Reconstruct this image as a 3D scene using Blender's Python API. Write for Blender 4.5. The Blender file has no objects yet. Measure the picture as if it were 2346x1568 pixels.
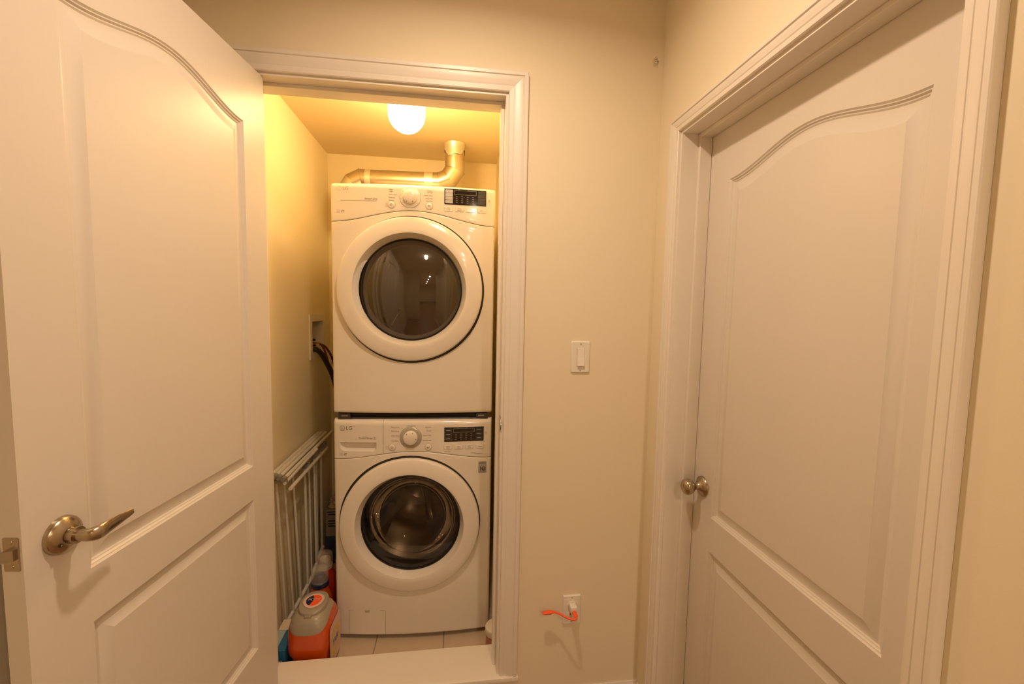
import bpy, bmesh, math, random
from mathutils import Vector, Matrix, Euler
from math import pi, sin, cos, radians, sqrt
random.seed(4)
S = bpy.context.scene
COL = S.collection
# ------------------------------------------------------------------ camera
cam = bpy.data.objects.new('camera', bpy.data.cameras.new('camera'))
COL.objects.link(cam); S.camera = cam
YAW, PITCH, ROLL, FPX = .1339, -.0784, .019, 985.4
cam.data.sensor_width = 36; cam.data.lens = FPX / 2346 * 36
cam.data.clip_start = .02; cam.data.clip_end = 60
fw = Vector((sin(YAW)*cos(PITCH), cos(YAW)*cos(PITCH), sin(PITCH)))
rt = Vector((cos(YAW), -sin(YAW), 0)); up = rt.cross(fw)
r2 = rt*cos(ROLL) + up*sin(ROLL); u2 = up*cos(ROLL) - rt*sin(ROLL)
M = Matrix((r2, u2, -fw)).transposed().to_4x4(); M.translation = (-.172, -1.5125, 1.5778)
cam.matrix_world = M
# ------------------------------------------------------------------ world, exposure
W = bpy.data.worlds.new('world'); S.world = W; W.use_nodes = True
W.node_tree.nodes['Background'].inputs[0].default_value = (.5, .34, .2, 1)
W.node_tree.nodes['Background'].inputs[1].default_value = .05
S.view_settings.view_transform = 'Standard'; S.view_settings.look = 'None'
S.view_settings.exposure = 0; S.view_settings.gamma = 1; S.view_settings.use_curve_mapping = False
try:
    S.cycles.use_denoising = True; S.cycles.max_bounces = 10; S.cycles.diffuse_bounces = 5
    S.cycles.transparent_max_bounces = 12; S.cycles.sample_clamp_indirect = 6
    S.cycles.caustics_reflective = False; S.cycles.caustics_refractive = False
except Exception: pass
# ------------------------------------------------------------------ light (recessed ceiling lamps of the hall)
CEIL = 2.68
HALL_RGB = (1.0, .75, .54)
POTS = [(-.15, -.69, 11.6, .055), (.35, -2.75, 13, .05), (.40, -3.6, 13, .05), (.45, -4.6, 13, .05), (.5, -5.8, 13, .05), (1.9, -3.6, 13, .05), (1.9, -5.4, 13, .05)]
GLOBE_E = 42.0
GLOBE_RGB = (1.0, .645, .285)

# ================================================================== helpers
def P(name, rgb, rough=.5, metal=0, bump=None, coat=0, emit=None, trans=0, alpha=None, spec=None, var=None, ior=None):
    m = bpy.data.materials.new(name); m.use_nodes = True
    nt = m.node_tree; b = nt.nodes['Principled BSDF']
    b.inputs['Base Color'].default_value = (*rgb, 1); b.inputs['Roughness'].default_value = rough
    b.inputs['Metallic'].default_value = metal
    if coat: b.inputs['Coat Weight'].default_value = coat; b.inputs['Coat Roughness'].default_value = .06
    if spec is not None: b.inputs['Specular IOR Level'].default_value = spec
    if ior: b.inputs['IOR'].default_value = ior
    if emit: b.inputs['Emission Color'].default_value = (*emit[0], 1); b.inputs['Emission Strength'].default_value = emit[1]
    if trans: b.inputs['Transmission Weight'].default_value = trans
    if alpha is not None: b.inputs['Alpha'].default_value = alpha
    if bump or var:
        tc = nt.nodes.new('ShaderNodeTexCoord')
    if bump:   # scale, strength, stretch xyz
        mp = nt.nodes.new('ShaderNodeMapping'); mp.inputs['Scale'].default_value = bump[2] if len(bump) > 2 else (1, 1, 1)
        n = nt.nodes.new('ShaderNodeTexNoise'); n.inputs['Scale'].default_value = bump[0]; n.inputs['Detail'].default_value = 3
        bp = nt.nodes.new('ShaderNodeBump'); bp.inputs['Strength'].default_value = bump[1]; bp.inputs['Distance'].default_value = .002
        nt.links.new(tc.outputs['Object'], mp.inputs[0]); nt.links.new(mp.outputs[0], n.inputs['Vector'])
        nt.links.new(n.outputs[0], bp.inputs['Height']); nt.links.new(bp.outputs[0], b.inputs['Normal'])
    if var:    # scale, second colour
        n = nt.nodes.new('ShaderNodeTexNoise'); n.inputs['Scale'].default_value = var[0]; n.inputs['Detail'].default_value = 5
        mx = nt.nodes.new('ShaderNodeMix'); mx.data_type = 'RGBA'
        mx.inputs[6].default_value = (*rgb, 1); mx.inputs[7].default_value = (*var[1], 1)
        nt.links.new(tc.outputs['Object'], n.inputs['Vector']); nt.links.new(n.outputs[0], mx.inputs[0]); nt.links.new(mx.outputs[2], b.inputs['Base Color'])
    return m

def tinted(name, tint, rough=.03, fac_ior=1.5):
    """thin see-through sheet: mirrors by angle, lets tinted light through"""
    m = bpy.data.materials.new(name); m.use_nodes = True; nt = m.node_tree; nt.nodes.clear()
    o = nt.nodes.new('ShaderNodeOutputMaterial'); mx = nt.nodes.new('ShaderNodeMixShader')
    f = nt.nodes.new('ShaderNodeFresnel'); f.inputs[0].default_value = fac_ior
    t = nt.nodes.new('ShaderNodeBsdfTransparent'); t.inputs[0].default_value = (*tint, 1)
    g = nt.nodes.new('ShaderNodeBsdfGlossy'); g.inputs['Roughness'].default_value = rough
    nt.links.new(f.outputs[0], mx.inputs[0]); nt.links.new(t.outputs[0], mx.inputs[1]); nt.links.new(g.outputs[0], mx.inputs[2]); nt.links.new(mx.outputs[0], o.inputs[0])
    return m

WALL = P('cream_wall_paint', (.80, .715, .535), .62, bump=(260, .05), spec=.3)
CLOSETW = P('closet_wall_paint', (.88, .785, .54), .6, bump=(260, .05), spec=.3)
CEILM = P('ceiling_paint', (.78, .70, .54), .8, bump=(300, .3))
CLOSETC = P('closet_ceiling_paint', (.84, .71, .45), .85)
TRIM = P('white_trim_paint', (.77, .715, .63), .38, bump=(60, .04, (1, 1, .05)))
DOORM = P('white_door_paint', (.70, .65, .58), .36, bump=(95, .10, (1, 1, .06)))
WHITE = P('appliance_white_enamel', (.80, .75, .645), .22, coat=.5)
WHITE2 = P('appliance_white_plastic', (.81, .76, .665), .2, coat=.6)
GREYP = P('grey_plastic', (.42, .41, .36), .35)
SILV = P('silver_plastic', (.55, .53, .48), .25, metal=.5)
BLACK = P('black_plastic', (.012, .011, .010), .35)
DARKGAP = P('dark_gap_shade', (.02, .017, .013), .6)
GASKET = P('grey_rubber_gasket', (.045, .042, .038), .5)
DISP = P('black_display_glass', (.012, .010, .009), .08, coat=.5)
KEYS = P('dark_grey_key', (.05, .045, .042), .3)
DRUM = P('drum_steel', (.55, .53, .50), .22, metal=1, bump=(60, .05))
NICKEL = P('antique_nickel', (.46, .38, .27), .24, metal=1)
STEEL = P('steel', (.55, .52, .47), .25, metal=1)
BRASS = P('brass', (.72, .5, .2), .25, metal=1)
FOIL = P('galvanised_duct', (.80, .74, .60), .26, metal=1, bump=(22, .35), var=(9, (.58, .52, .40)))
TAPE = P('foil_tape', (.86, .82, .70), .35, metal=.8, bump=(40, .5))
GLASSD = P('dryer_dark_glass', (.040, .027, .015), .035, ior=1.85)
GLASSW = tinted('washer_tinted_glass', (.62, .56, .48), .02, 1.6)
GLASSB = tinted('glass_bowl', (.82, .79, .72), .02, 1.45)
PRINT = P('grey_print', (.16, .13, .09), .5)
PRINTL = P('light_grey_print', (.38, .33, .26), .5)
PRINTW = P('white_print', (.62, .6, .55), .5)
ORANGE = P('orange_plastic', (.56, .068, .003), .28, coat=.4)
ORANGEL = P('orange_silicone', (.95, .11, .02), .45)
RED = P('red_plastic', (.55, .035, .012), .3, coat=.3)
BEIGEL = P('champagne_lid_plastic', (.33, .29, .22), .33, coat=.3)
NAVY = P('navy_plastic', (.012, .022, .07), .3)
CLEARC = P('clear_cap_plastic', (.62, .55, .47), .2, alpha=.30)
PINKL = P('pale_label', (.72, .50, .44), .5)
YELLOW = P('yellow_print', (.8, .55, .03), .5)
BLUEP = P('blue_print', (.05, .10, .35), .5)
BLUEBOX = P('blue_carton', (.02, .13, .26), .5)
PALEBLUE = P('pale_blue_carton', (.35, .45, .48), .5)
CREAMC = P('cream_carton', (.68, .58, .44), .6)
BROWNC = P('grey_brown_carton', (.30, .25, .19), .6)
NAVYC = P('navy_carton', (.04, .05, .09), .6)
CLOTH = P('cream_bag', (.55, .47, .30), .55)
RACKW = P('rack_white_enamel', (.66, .63, .54), .35)
RACKP = P('rack_grey_plastic', (.24, .22, .18), .45)
TILE = P('beige_floor_tile', (.62, .50, .36), .3, var=(14, (.54, .43, .31)))
GROUT = P('grout', (.34, .26, .18), .8)
WOOD = P('hall_wood_floor', (.22, .12, .06), .4, bump=(20, .2, (1, .05, 1)), var=(6, (.30, .17, .08)))
PLASTIC = P('white_switch_plastic', (.80, .755, .665), .3)
PUTTY = P('plaster_patch', (.66, .56, .40), .9, bump=(120, .8))
HOLE = P('dark_hole', (.02, .015, .01), .9)
GLOBE = P('opal_glass_lit', (.9, .85, .7), .3, emit=(GLOBE_RGB, GLOBE_E))
POTM = P('pot_lamp_lit', (.9, .85, .7), .3, emit=(HALL_RGB, 14))

class MB:
    def __init__(s): s.v = []; s.f = []; s.m = []; s.mi = 0
    def add(s, vs, fs):
        o = len(s.v); s.v += [tuple(v) for v in vs]; s.f += [tuple(i+o for i in f) for f in fs]; s.m += [s.mi]*len(fs); return s
    def box(s, a, b, mat=None):
        x0, y0, z0 = a; x1, y1, z1 = b
        vs = [(x, y, z) for x in (x0, x1) for y in (y0, y1) for z in (z0, z1)]
        if mat: vs = [mat @ Vector(v) for v in vs]
        return s.add(vs, [(0,1,3,2),(4,6,7,5),(0,4,5,1),(2,3,7,6),(0,2,6,4),(1,5,7,3)])
    def rbox(s, a, b, r=.002, seg=2, mat=None):
        bm = bmesh.new(); bmesh.ops.create_cube(bm, size=1)
        for v in bm.verts: v.co = Vector(((a[0]+b[0])/2+v.co.x*(b[0]-a[0]), (a[1]+b[1])/2+v.co.y*(b[1]-a[1]), (a[2]+b[2])/2+v.co.z*(b[2]-a[2])))
        bmesh.ops.bevel(bm, geom=bm.edges[:], offset=r, segments=seg, affect='EDGES', profile=.5)
        vs = [v.co.copy() for v in bm.verts]; 
        if mat: vs = [mat @ v for v in vs]
        s.add(vs, [tuple(v.index for v in f.verts) for f in bm.faces]); bm.free(); return s
    def lathe(s, prof, c=(0,0,0), axis='Z', n=48, cap=False, ang=None, sx=1, sy=1):
        """prof: (r, h) pairs; h runs along axis"""
        ring = []; a0, a1 = ang or (0, 2*pi); full = ang is None; k = n if full else n+1
        vs = []
        for r, h in prof:
            for i in range(k):
                t = a0+(a1-a0)*i/n; p, q = r*cos(t)*sx, r*sin(t)*sy
                v = (p, q, h) if axis == 'Z' else ((p, h, q) if axis == 'Y' else (h, p, q))
                vs.append((v[0]+c[0], v[1]+c[1], v[2]+c[2]))
        fs = []
        for j in range(len(prof)-1):
            for i in range(n if full else n):
                i2 = (i+1) % k if full else i+1
                fs.append((j*k+i, j*k+i2, (j+1)*k+i2, (j+1)*k+i))
        if cap: fs.append(tuple(range(k))[::-1]); fs.append(tuple((len(prof)-1)*k+i for i in range(k)))
        return s.add(vs, fs)
    def tube(s, pts, r, n=12, cap=True, flat=None):
        pts = [Vector(p) for p in pts]; L = len(pts); vs = []; fs = []
        rr = r if isinstance(r, (list, tuple)) else [r]*L
        t0 = (pts[1]-pts[0]).normalized(); nrm = t0.orthogonal().normalized()
        if flat is not None: nrm = (Vector(flat) - Vector(flat).dot(t0)*t0).normalized()
        for i, p in enumerate(pts):
            t = ((pts[min(i+1, L-1)]-pts[max(i-1, 0)])).normalized()
            nrm = (nrm - nrm.dot(t)*t).normalized(); b = t.cross(nrm)
            ra, rb = rr[i] if isinstance(rr[i], tuple) else (rr[i], rr[i])
            for k in range(n): a = 2*pi*k/n; vs.append(p + nrm*cos(a)*ra + b*sin(a)*rb)
        for i in range(L-1):
            for k in range(n): k2 = (k+1) % n; fs.append((i*n+k, i*n+k2, (i+1)*n+k2, (i+1)*n+k))
        if cap: fs.append(tuple(range(n))[::-1]); fs.append(tuple((L-1)*n+k for k in range(n)))
        return s.add(vs, fs)
    def prism(s, out, y0, y1, tf=None):
        """outline of (x,z) pairs extruded from y0 to y1"""
        n = len(out); vs = [(x, y0, z) for x, z in out]+[(x, y1, z) for x, z in out]
        if tf: vs = [tf(v) for v in vs]
        fs = [tuple(range(n)), tuple(range(2*n-1, n-1, -1))]+[(i, i+n, (i+1) % n+n, (i+1) % n) for i in range(n)]
        return s.add(vs, fs)

def mk(name, mb, mats, parent=None, smooth=True, angle=32, label=None):
    me = bpy.data.meshes.new(name); me.from_pydata([tuple(v) for v in mb.v], [], mb.f)
    mats = mats if isinstance(mats, (list, tuple)) else [mats]
    for m in mats: me.materials.append(m)
    if len(mats) > 1: me.polygons.foreach_set('material_index', mb.m)
    bm = bmesh.new(); bm.from_mesh(me); bmesh.ops.recalc_face_normals(bm, faces=bm.faces); bm.to_mesh(me); bm.free()
    if smooth:
        me.shade_smooth(); me.set_sharp_from_angle(angle=radians(angle))
    o = bpy.data.objects.new(name, me); COL.objects.link(o)
    if parent: o.parent = parent
    if label: o['label'] = label
    if parent and any(k in name for k in ('_print', 'lettering', '_mark', 'printed_', '_symbol')) and 'dial_mark' not in name: o['kind'] = 'stuff'
    return o
def tag(o, label, cat, group=None, kind=None):
    o['label'] = label; o['category'] = cat
    if group: o['group'] = group
    if kind: o['kind'] = kind
    return o
def thing(name, label, cat, loc=(0,0,0), rz=0, group=None, kind=None):
    o = bpy.data.objects.new(name, None); o.empty_display_size = .05; COL.objects.link(o)
    o.location = loc; o.rotation_euler = (0, 0, rz)
    return tag(o, label, cat, group, kind)
def structure(name, mb, mat, label=None, cat=None, smooth=False):
    o = mk(name, mb, mat, smooth=smooth); o['kind'] = 'structure'
    if label: o['label'] = label
    if cat: o['category'] = cat
    return o
def text_mesh(body, size, align='LEFT', thick=.0):
    cu = bpy.data.curves.new('t', 'FONT'); cu.body = body; cu.size = size; cu.align_x = align; cu.align_y = 'CENTER'; cu.resolution_u = 3
    o = bpy.data.objects.new('t', cu); COL.objects.link(o); bpy.context.view_layer.update()
    dg = bpy.context.evaluated_depsgraph_get(); me = bpy.data.meshes.new_from_object(o.evaluated_get(dg))
    vs = [v.co.copy() for v in me.vertices]; fs = [tuple(p.vertices) for p in me.polygons]
    bpy.data.objects.remove(o); bpy.data.curves.remove(cu); bpy.data.meshes.remove(me)
    return vs, fs
def arc(cx, cz, r, a0, a1, n): return [(cx+r*cos(a0+(a1-a0)*i/n), cz+r*sin(a0+(a1-a0)*i/n)) for i in range(n+1)]
def rrect(x0, z0, x1, z1, r, n=4):
    return arc(x1-r, z1-r, r, 0, pi/2, n)+arc(x0+r, z1-r, r, pi/2, pi, n)+arc(x0+r, z0+r, r, pi, 1.5*pi, n)+arc(x1-r, z0+r, r, 1.5*pi, 2*pi, n)
def bez(p0, p1, p2, p3, n=16):
    p0, p1, p2, p3 = map(Vector, (p0, p1, p2, p3)); return [p0*(1-t)**3+p1*3*t*(1-t)**2+p2*3*t*t*(1-t)+p3*t**3 for t in [i/n for i in range(n+1)]]

# ================================================================== setting
XR, ZT, ZSILL, XL = .554, 2.3015, .197, -.832      # right wall, head of the closet opening, sill top, left jamb
CL, CR, CB, CZ, CF = -.945, .087, 1.308, 2.494, .075  # closet left, right, back, ceiling, floor
WT = .13                                           # thickness of the wall between hall and closet
LW, YE = -1.02, -8.0
Y0R, Y1R, ZTR, REC = -.951, -.155, 2.156, .098     # hall door opening in the right wall
# front wall with the closet opening
f = MB()
f.box((LW-.1, 0, 0), (XL-.004, WT, CEIL)); f.box((.004, 0, 0), (XR+.2, WT, CEIL))
f.box((XL-.004, 0, ZT+.004), (.004, WT, CEIL)); f.box((XL-.004, 0, 0), (.004, WT, ZSILL-.018))
structure('wall_front', f, WALL, 'cream painted wall facing the camera, around the laundry closet opening', 'wall')
f = MB()
f.box((XR, Y1R+.004, 0), (XR+.13, 0, CEIL)); f.box((XR, -2.1, 0), (XR+.13, Y0R-.004, CEIL)); f.box((XR, Y0R-.004, ZTR+.004), (XR+.13, Y1R+.004, CEIL))
f.box((XR+.13, -2.1, 0), (3.1, -2.0, CEIL)); f.box((3.0, YE, 0), (3.1, -2.1, CEIL))
structure('wall_right', f, WALL, 'cream wall on the right holding the closed panel door', 'wall')
f = MB(); f.box((LW-.1, -2.2, 0), (LW, 0, CEIL)); f.box((LW-.1, -2.3, 0), (-.32, -2.2, CEIL)); f.box((-.42, YE, 0), (-.32, -2.3, CEIL))
structure('wall_left', f, WALL, 'cream wall on the left, behind the open door', 'wall')
f = MB(); f.box((-.42, YE-.1, 0), (3.1, YE, CEIL)); structure('wall_back', f, WALL, 'cream wall at the far end behind the camera', 'wall')
f = MB(); f.box((LW-.1, YE-.1, -.1), (3.1, WT, 0)); structure('floor', f, WOOD, 'brown floor of the hall', 'floor')
f = MB(); f.box((LW-.1, YE-.1, CEIL), (3.1, WT, CEIL+.1)); structure('ceiling', f, CEILM, 'painted hall ceiling', 'ceiling')
# backing room behind the closed door
f = MB(); f.box((XR+.2, -1.2, 0), (XR+.22, .0, 2.4)); structure('wall_beyond_door', f, WALL, 'wall beyond the closed panel door', 'wall')
# closet shell: left wall has the hole of the laundry outlet box
HB = (.915, 1.185, 1.277, 1.524)  # outlet box outer frame (y0,y1,z0,z1)
hy0, hy1, hz0, hz1 = .95, 1.15, 1.315, 1.485
f = MB()
for a, b in (((WT, CF-.1), (hy0, CZ)), ((hy1, CF-.1), (CB+.1, CZ)), ((hy0, CF-.1), (hy1, hz0)), ((hy0, hz1), (hy1, CZ))):
    f.box((CL-.1, a[0], a[1]), (CL, b[0], b[1]))
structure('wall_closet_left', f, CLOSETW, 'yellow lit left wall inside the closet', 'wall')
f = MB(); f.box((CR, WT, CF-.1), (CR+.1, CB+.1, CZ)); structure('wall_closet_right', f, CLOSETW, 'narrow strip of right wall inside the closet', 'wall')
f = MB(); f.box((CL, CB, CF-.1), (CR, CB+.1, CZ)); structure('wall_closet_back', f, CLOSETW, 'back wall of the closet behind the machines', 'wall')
f = MB(); f.box((CL-.1, WT, CZ), (CR+.1, CB+.1, CZ+.1)); structure('ceiling_closet', f, CLOSETC, 'closet ceiling around the lit globe', 'ceiling')
# closet floor: tiles laid in grout
f = MB(); f.box((CL-.0, WT, CF-.12), (CR, CB, CF-.004)); fl = structure('floor_closet', f, GROUT, 'beige tiled closet floor', 'floor')
xs = [CL, -.8085, -.5085, -.2085, CR]; ys = [WT, .30-.07, .53, .83, 1.13, CB]
for i in range(4):
    for j in range(5):
        g = .0018; t = MB().rbox((xs[i]+g, ys[j]+g, CF-.006), (xs[i+1]-g, ys[j+1]-g, CF), .0012, 1)
        mk('tile', t, TILE, fl)
# sill board of the closet and skirting
def board(z0, z1, k):
    return [(XL-.077+k, -.021+k), (.077-k, -.021+k), (.077-k, -.0006), (.0039, -.0006), (.0039, .148), (XL-.0039, .148), (XL-.0039, -.0006), (XL-.077+k, -.0006)]
f = MB(); lv_ = [(ZSILL-.018, .003), (ZSILL-.015, 0), (ZSILL-.004, 0), (ZSILL-.0012, .0012), (ZSILL, .004)]
vs = [(x, y, z) for z, k in lv_ for x, y in board(0, 0, k)]; n = 8
f.add(vs, [(j*n+i, j*n+(i+1) % n, (j+1)*n+(i+1) % n, (j+1)*n+i) for j in range(4) for i in range(n)]+[tuple(range(n))[::-1], tuple(range(4*n, 5*n))])
o = structure('trim_1', f, TRIM, 'white painted sill board across the foot of the closet opening', 'sill', True)
BP = [(0, 0), (.014, 0), (.014, .085), (.011, .092), (.012, .100), (.006, .112), (.004, .12), (0, .12)]
def skirting(name, p0, p1, nrm, label):
    p0 = Vector(p0); p1 = Vector(p1); n = Vector(nrm); f = MB(); k = len(BP)
    vs = [p+n*a+Vector((0, 0, b)) for p in (p0, p1) for a, b in BP]
    f.add(vs, [tuple(range(k)), tuple(range(2*k-1, k-1, -1))]+[(i, i+k, (i+1) % k+k, (i+1) % k) for i in range(k)])
    structure(name, f, TRIM, label, 'baseboard')
skirting('baseboard_front', (.001, -.0005, 0), (XR, -.0005, 0), (0, -1, 0), 'white baseboard under the power outlet')
skirting('baseboard_right', (XR-.0005, -.014, 0), (XR-.0005, -.103, 0), (-1, 0, 0), 'short white baseboard between corner and right door casing')
skirting('baseboard_right_near', (XR-.0005, -1.002, 0), (XR-.0005, -2.1, 0), (-1, 0, 0), 'white baseboard right of the right door casing')
skirting('baseboard_left', (LW+.0005, -2.2, 0), (LW+.0005, 0, 0), (1, 0, 0), 'white baseboard behind the open door')

# casings: moulding profile (distance from opening, thickness)
CP_ = [(0, 0), (0, .008), (.003, .0105), (.016, .0115), (.0178, .0103), (.0195, .0105), (.024, .0125), (.034, .0138), (.044, .0158), (.0465, .0158), (.048, .0147), (.050, .0147), (.0525, .0183), (.063, .0185), (.066, .0165), (.066, 0)]
def casing(name, a0, a1, zb, zt, tf, label, rev=.005, sc=1):
    """frames opening a0..a1 (horizontal coordinate) up to zt; tf(a, t, z) -> world"""
    a0 -= rev; a1 += rev; zt += rev
    CP = [(d*sc, t) for d, t in CP_]
    piece = [((a0, zb), (-1, 0), (a0, zt), (-1, 1)), ((a0, zt), (-1, 1), (a1, zt), (1, 1)), ((a1, zt), (1, 1), (a1, zb), (1, 0))]
    root = None
    for i, (p, dp, q, dq) in enumerate(piece):
        f = MB(); k = len(CP)
        vs = [tf(p[0]+dp[0]*d, t, p[1]+dp[1]*d) for d, t in CP]+[tf(q[0]+dq[0]*d, t, q[1]+dq[1]*d) for d, t in CP]
        f.add(vs, [tuple(range(k))[::-1], tuple(range(k, 2*k))]+[(j, j+k, (j+1) % k+k, (j+1) % k) for j in range(k)])
        if root is None:
            root = bpy.data.objects.new(name, None); COL.objects.link(root); root['kind'] = 'structure'; root['label'] = label; root['category'] = 'door casing'
        mk(('side_casing', 'head_casing', 'side_casing')[i], f, TRIM, root, angle=20)
    return root
c1 = casing('trim_2', XL, 0, ZSILL, ZT, lambda a, t, z: (a, -t-.0004, z), 'white moulded casing around the laundry closet opening')
c2 = casing('trim_3', Y0R, Y1R, 0, ZTR, lambda a, t, z: (XR-t-.0004, a, z), 'white moulded casing around the closed door on the right', sc=.69)
# jambs and stops
f = MB(); f.box((-.004, -.0004, ZSILL), (.006, WT+.002, ZT+.004)); mk('side_jamb', f, TRIM, c1)
f = MB(); f.box((XL-.006, -.0004, ZSILL), (XL+.004, WT+.002, ZT+.004)); mk('side_jamb', f, TRIM, c1)
f = MB(); f.box((XL+.004, -.0004, ZT-.004), (-.004, WT+.002, ZT+.006)); mk('head_jamb', f, TRIM, c1)
f = MB(); f.rbox((XL+.004, .045, ZT-.016), (-.004, .083, ZT-.004), .001, 1); mk('head_stop', f, TRIM, c1)
f = MB(); f.rbox((-.016, .045, ZSILL), (-.004, .083, ZT-.016), .001, 1); mk('side_stop', f, TRIM, c1)
f = MB(); f.rbox((XL+.004, .045, ZSILL), (XL+.016, .083, ZT-.016), .001, 1); mk('side_stop', f, TRIM, c1)
f = MB(); f.box((XR-.0004, Y1R-.004, 0), (XR+.14, Y1R+.006, ZTR+.004)); mk('side_jamb', f, TRIM, c2)
f = MB(); f.box((XR-.0004, Y0R-.006, 0), (XR+.14, Y0R+.004, ZTR+.004)); mk('side_jamb', f, TRIM, c2)
f = MB(); f.box((XR-.0004, Y0R+.004, ZTR-.004), (XR+.14, Y1R-.004, ZTR+.006)); mk('head_jamb', f, TRIM, c2)
for a, b in (((Y1R-.016, 0), (Y1R-.004, ZTR-.004)), ((Y0R+.004, 0), (Y0R+.016, ZTR-.004))):
    f = MB(); f.rbox((XR+.056, a[0], a[1]), (XR+REC-.001, b[0], b[1]), .001, 1); mk('side_stop', f, TRIM, c2)
f = MB(); f.rbox((XR+.056, Y0R+.016, ZTR-.016), (XR+REC-.001, Y1R-.016, ZTR-.004), .001, 1); mk('head_stop', f, TRIM, c2)

# ------------------------------------------------------------------ panel doors
PR = [(0, 0), (.0035, .0035), (.0055, .0040), (.0085, .0078), (.0105, .0083), (.0135, .0108), (.018, .0112), (.023, .0104), (.043, .0035), (.0445, .0028)]
NA = 28
def arch_panel(x0, x1, z0, z1, amp, d, h, sgn, yb):
    """closed outline of the panel inset by d at depth h"""
    pts = []
    w = x1-x0-2*d
    pts.append((x0+d, z0+d)); pts.append((x1-d, z0+d))
    n = NA if amp else 1
    for i in range(n+1):
        t = 1-i/n; pts.append((x0+d+w*t, z1-d+amp*(1-cos(2*pi*t))/2))
    return [(x, yb+sgn*h, z) for x, z in pts]
def door_leaf(root, Wd, H, mg, up, lo, T=.035):
    """leaf in local coordinates: x from hinge, visible face at y = 0 (+y side), other face at -T. up/lo = (z0, z1)"""
    f = MB(); amp = .05
    for yb in (0, -T):
        xs_ = [mg+(Wd-2*mg)*i/NA for i in range(NA+1)]
        za = [up[1]+amp*(1-cos(2*pi*i/NA))/2 for i in range(NA+1)]
        f.add([(0, yb, 0), (mg, yb, 0), (mg, yb, H), (0, yb, H)], [(0, 1, 2, 3)])
        f.add([(Wd-mg, yb, 0), (Wd, yb, 0), (Wd, yb, H), (Wd-mg, yb, H)], [(0, 1, 2, 3)])
        f.add([(mg, yb, 0), (Wd-mg, yb, 0), (Wd-mg, yb, lo[0]), (mg, yb, lo[0])], [(0, 1, 2, 3)])
        f.add([(mg, yb, lo[1]), (Wd-mg, yb, lo[1]), (Wd-mg, yb, up[0]), (mg, yb, up[0])], [(0, 1, 2, 3)])
        vs = [(x, yb, z) for x, z in zip(xs_, za)]+[(x, yb, H) for x in xs_]
        f.add(vs, [(i, i+1, i+NA+2, i+NA+1) for i in range(NA)])
    for a, b in (((0, 0), (0, H)), ((0, H), (Wd, H)), ((Wd, H), (Wd, 0)), ((Wd, 0), (0, 0))):
        f.add([(a[0], 0, a[1]), (b[0], 0, b[1]), (b[0], -T, b[1]), (a[0], -T, a[1])], [(0, 1, 2, 3)])
    leaf = mk('leaf', f, DOORM, root, smooth=False)
    for nm, (z0, z1), am in (('arched_panel', up, amp), ('lower_panel', lo, 0)):
        f = MB()
        for yb, sg in ((0, -1), (-T, 1)):
            rings = [arch_panel(mg, Wd-mg, z0, z1, am, d, h, sg, yb) for d, h in PR]
            k = len(rings[0]); vs = [p for r in rings for p in r]
            fs = [(j*k+i, j*k+(i+1) % k, (j+1)*k+(i+1) % k, (j+1)*k+i) for j in range(len(rings)-1) for i in range(k)]
            fs.append(tuple((len(rings)-1)*k+i for i in range(k)))
            f.add(vs, fs)
        mk(nm, f, DOORM, root, angle=14)
    return leaf
A5 = radians(6.51)
dl = thing('door_1', 'white two panel arched door standing open on the left with lever handle', 'door', (-.7838, .0134, .217), -(pi/2+A5), kind='structure')
LWD, LH = .757, 2.0795
door_leaf(dl, LWD, LH, .111, (1.066-.217, 2.116-.217), (.455-.217, .959-.217))
# lever handle on the visible face
lv = MB(); HX, HZ = .6945, 1.160-.217
RS = [(0, .018), (.012, .0178), (.016, .0170), (.021, .0152), (.026, .0120), (.0305, .0085), (.0325, .0055), (.0335, 0)]
lv.lathe([(r, h) for r, h in RS], (HX, 0, HZ), 'Y', 40)
lever = mk('lever_handle', lv, NICKEL, dl, angle=50, label='antique nickel lever handle on a round rose')
f = MB(); f.tube([(HX, .018, HZ), (HX, .030, HZ)], .0145, 24); mk('collar', f, NICKEL, lever)
f = MB()
pts = [(HX, .014, HZ), (HX, .040, HZ), (HX, .046, HZ), (HX-.0025, .0515, HZ), (HX-.0075, .0555, HZ), (HX-.015, .0572, HZ+.0005), (HX-.030, .0560, HZ+.001), (HX-.048, .0535, HZ+.001), (HX-.064, .0520, HZ+.001), (HX-.078, .0522, HZ+.002), (HX-.086, .0530, HZ+.003)]
rr = [(.0105, .0105), (.0105, .0105), (.0108, .0110), (.0108, .0120), (.0090, .0128), (.0066, .0130), (.0046, .0122), (.0037, .0108), (.0032, .0090), (.0028, .0072), (.0018, .0052)]
# blade: thin across the leaf's normal, tall in z
f.tube(pts, [(b, a) for a, b in rr], 20, flat=(0, 0, 1)); mk('lever', f, NICKEL, lever)
f = MB(); f.lathe([(0, .0172), (.0030, .0172), (.0030, .010)], (HX+.018, 0, HZ-.010), 'Y', 16); mk('keyhole', f, BLACK, lever)
f = MB(); f.lathe([(0, .0176), (.0016, .0176), (.0016, .012)], (HX+.018, 0, HZ-.010), 'Y', 12); mk('lock_pin', f, STEEL, lever)
# the same handle on the hidden face
f = MB(); f.lathe([(r, -.035-h) for r, h in RS], (HX, 0, HZ), 'Y', 32); f.tube([(x, -.035-y, z) for x, y, z in pts], [(b, a) for a, b in rr], 16, flat=(0, 0, 1)); mk('lever_handle', f, NICKEL, dl)
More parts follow.
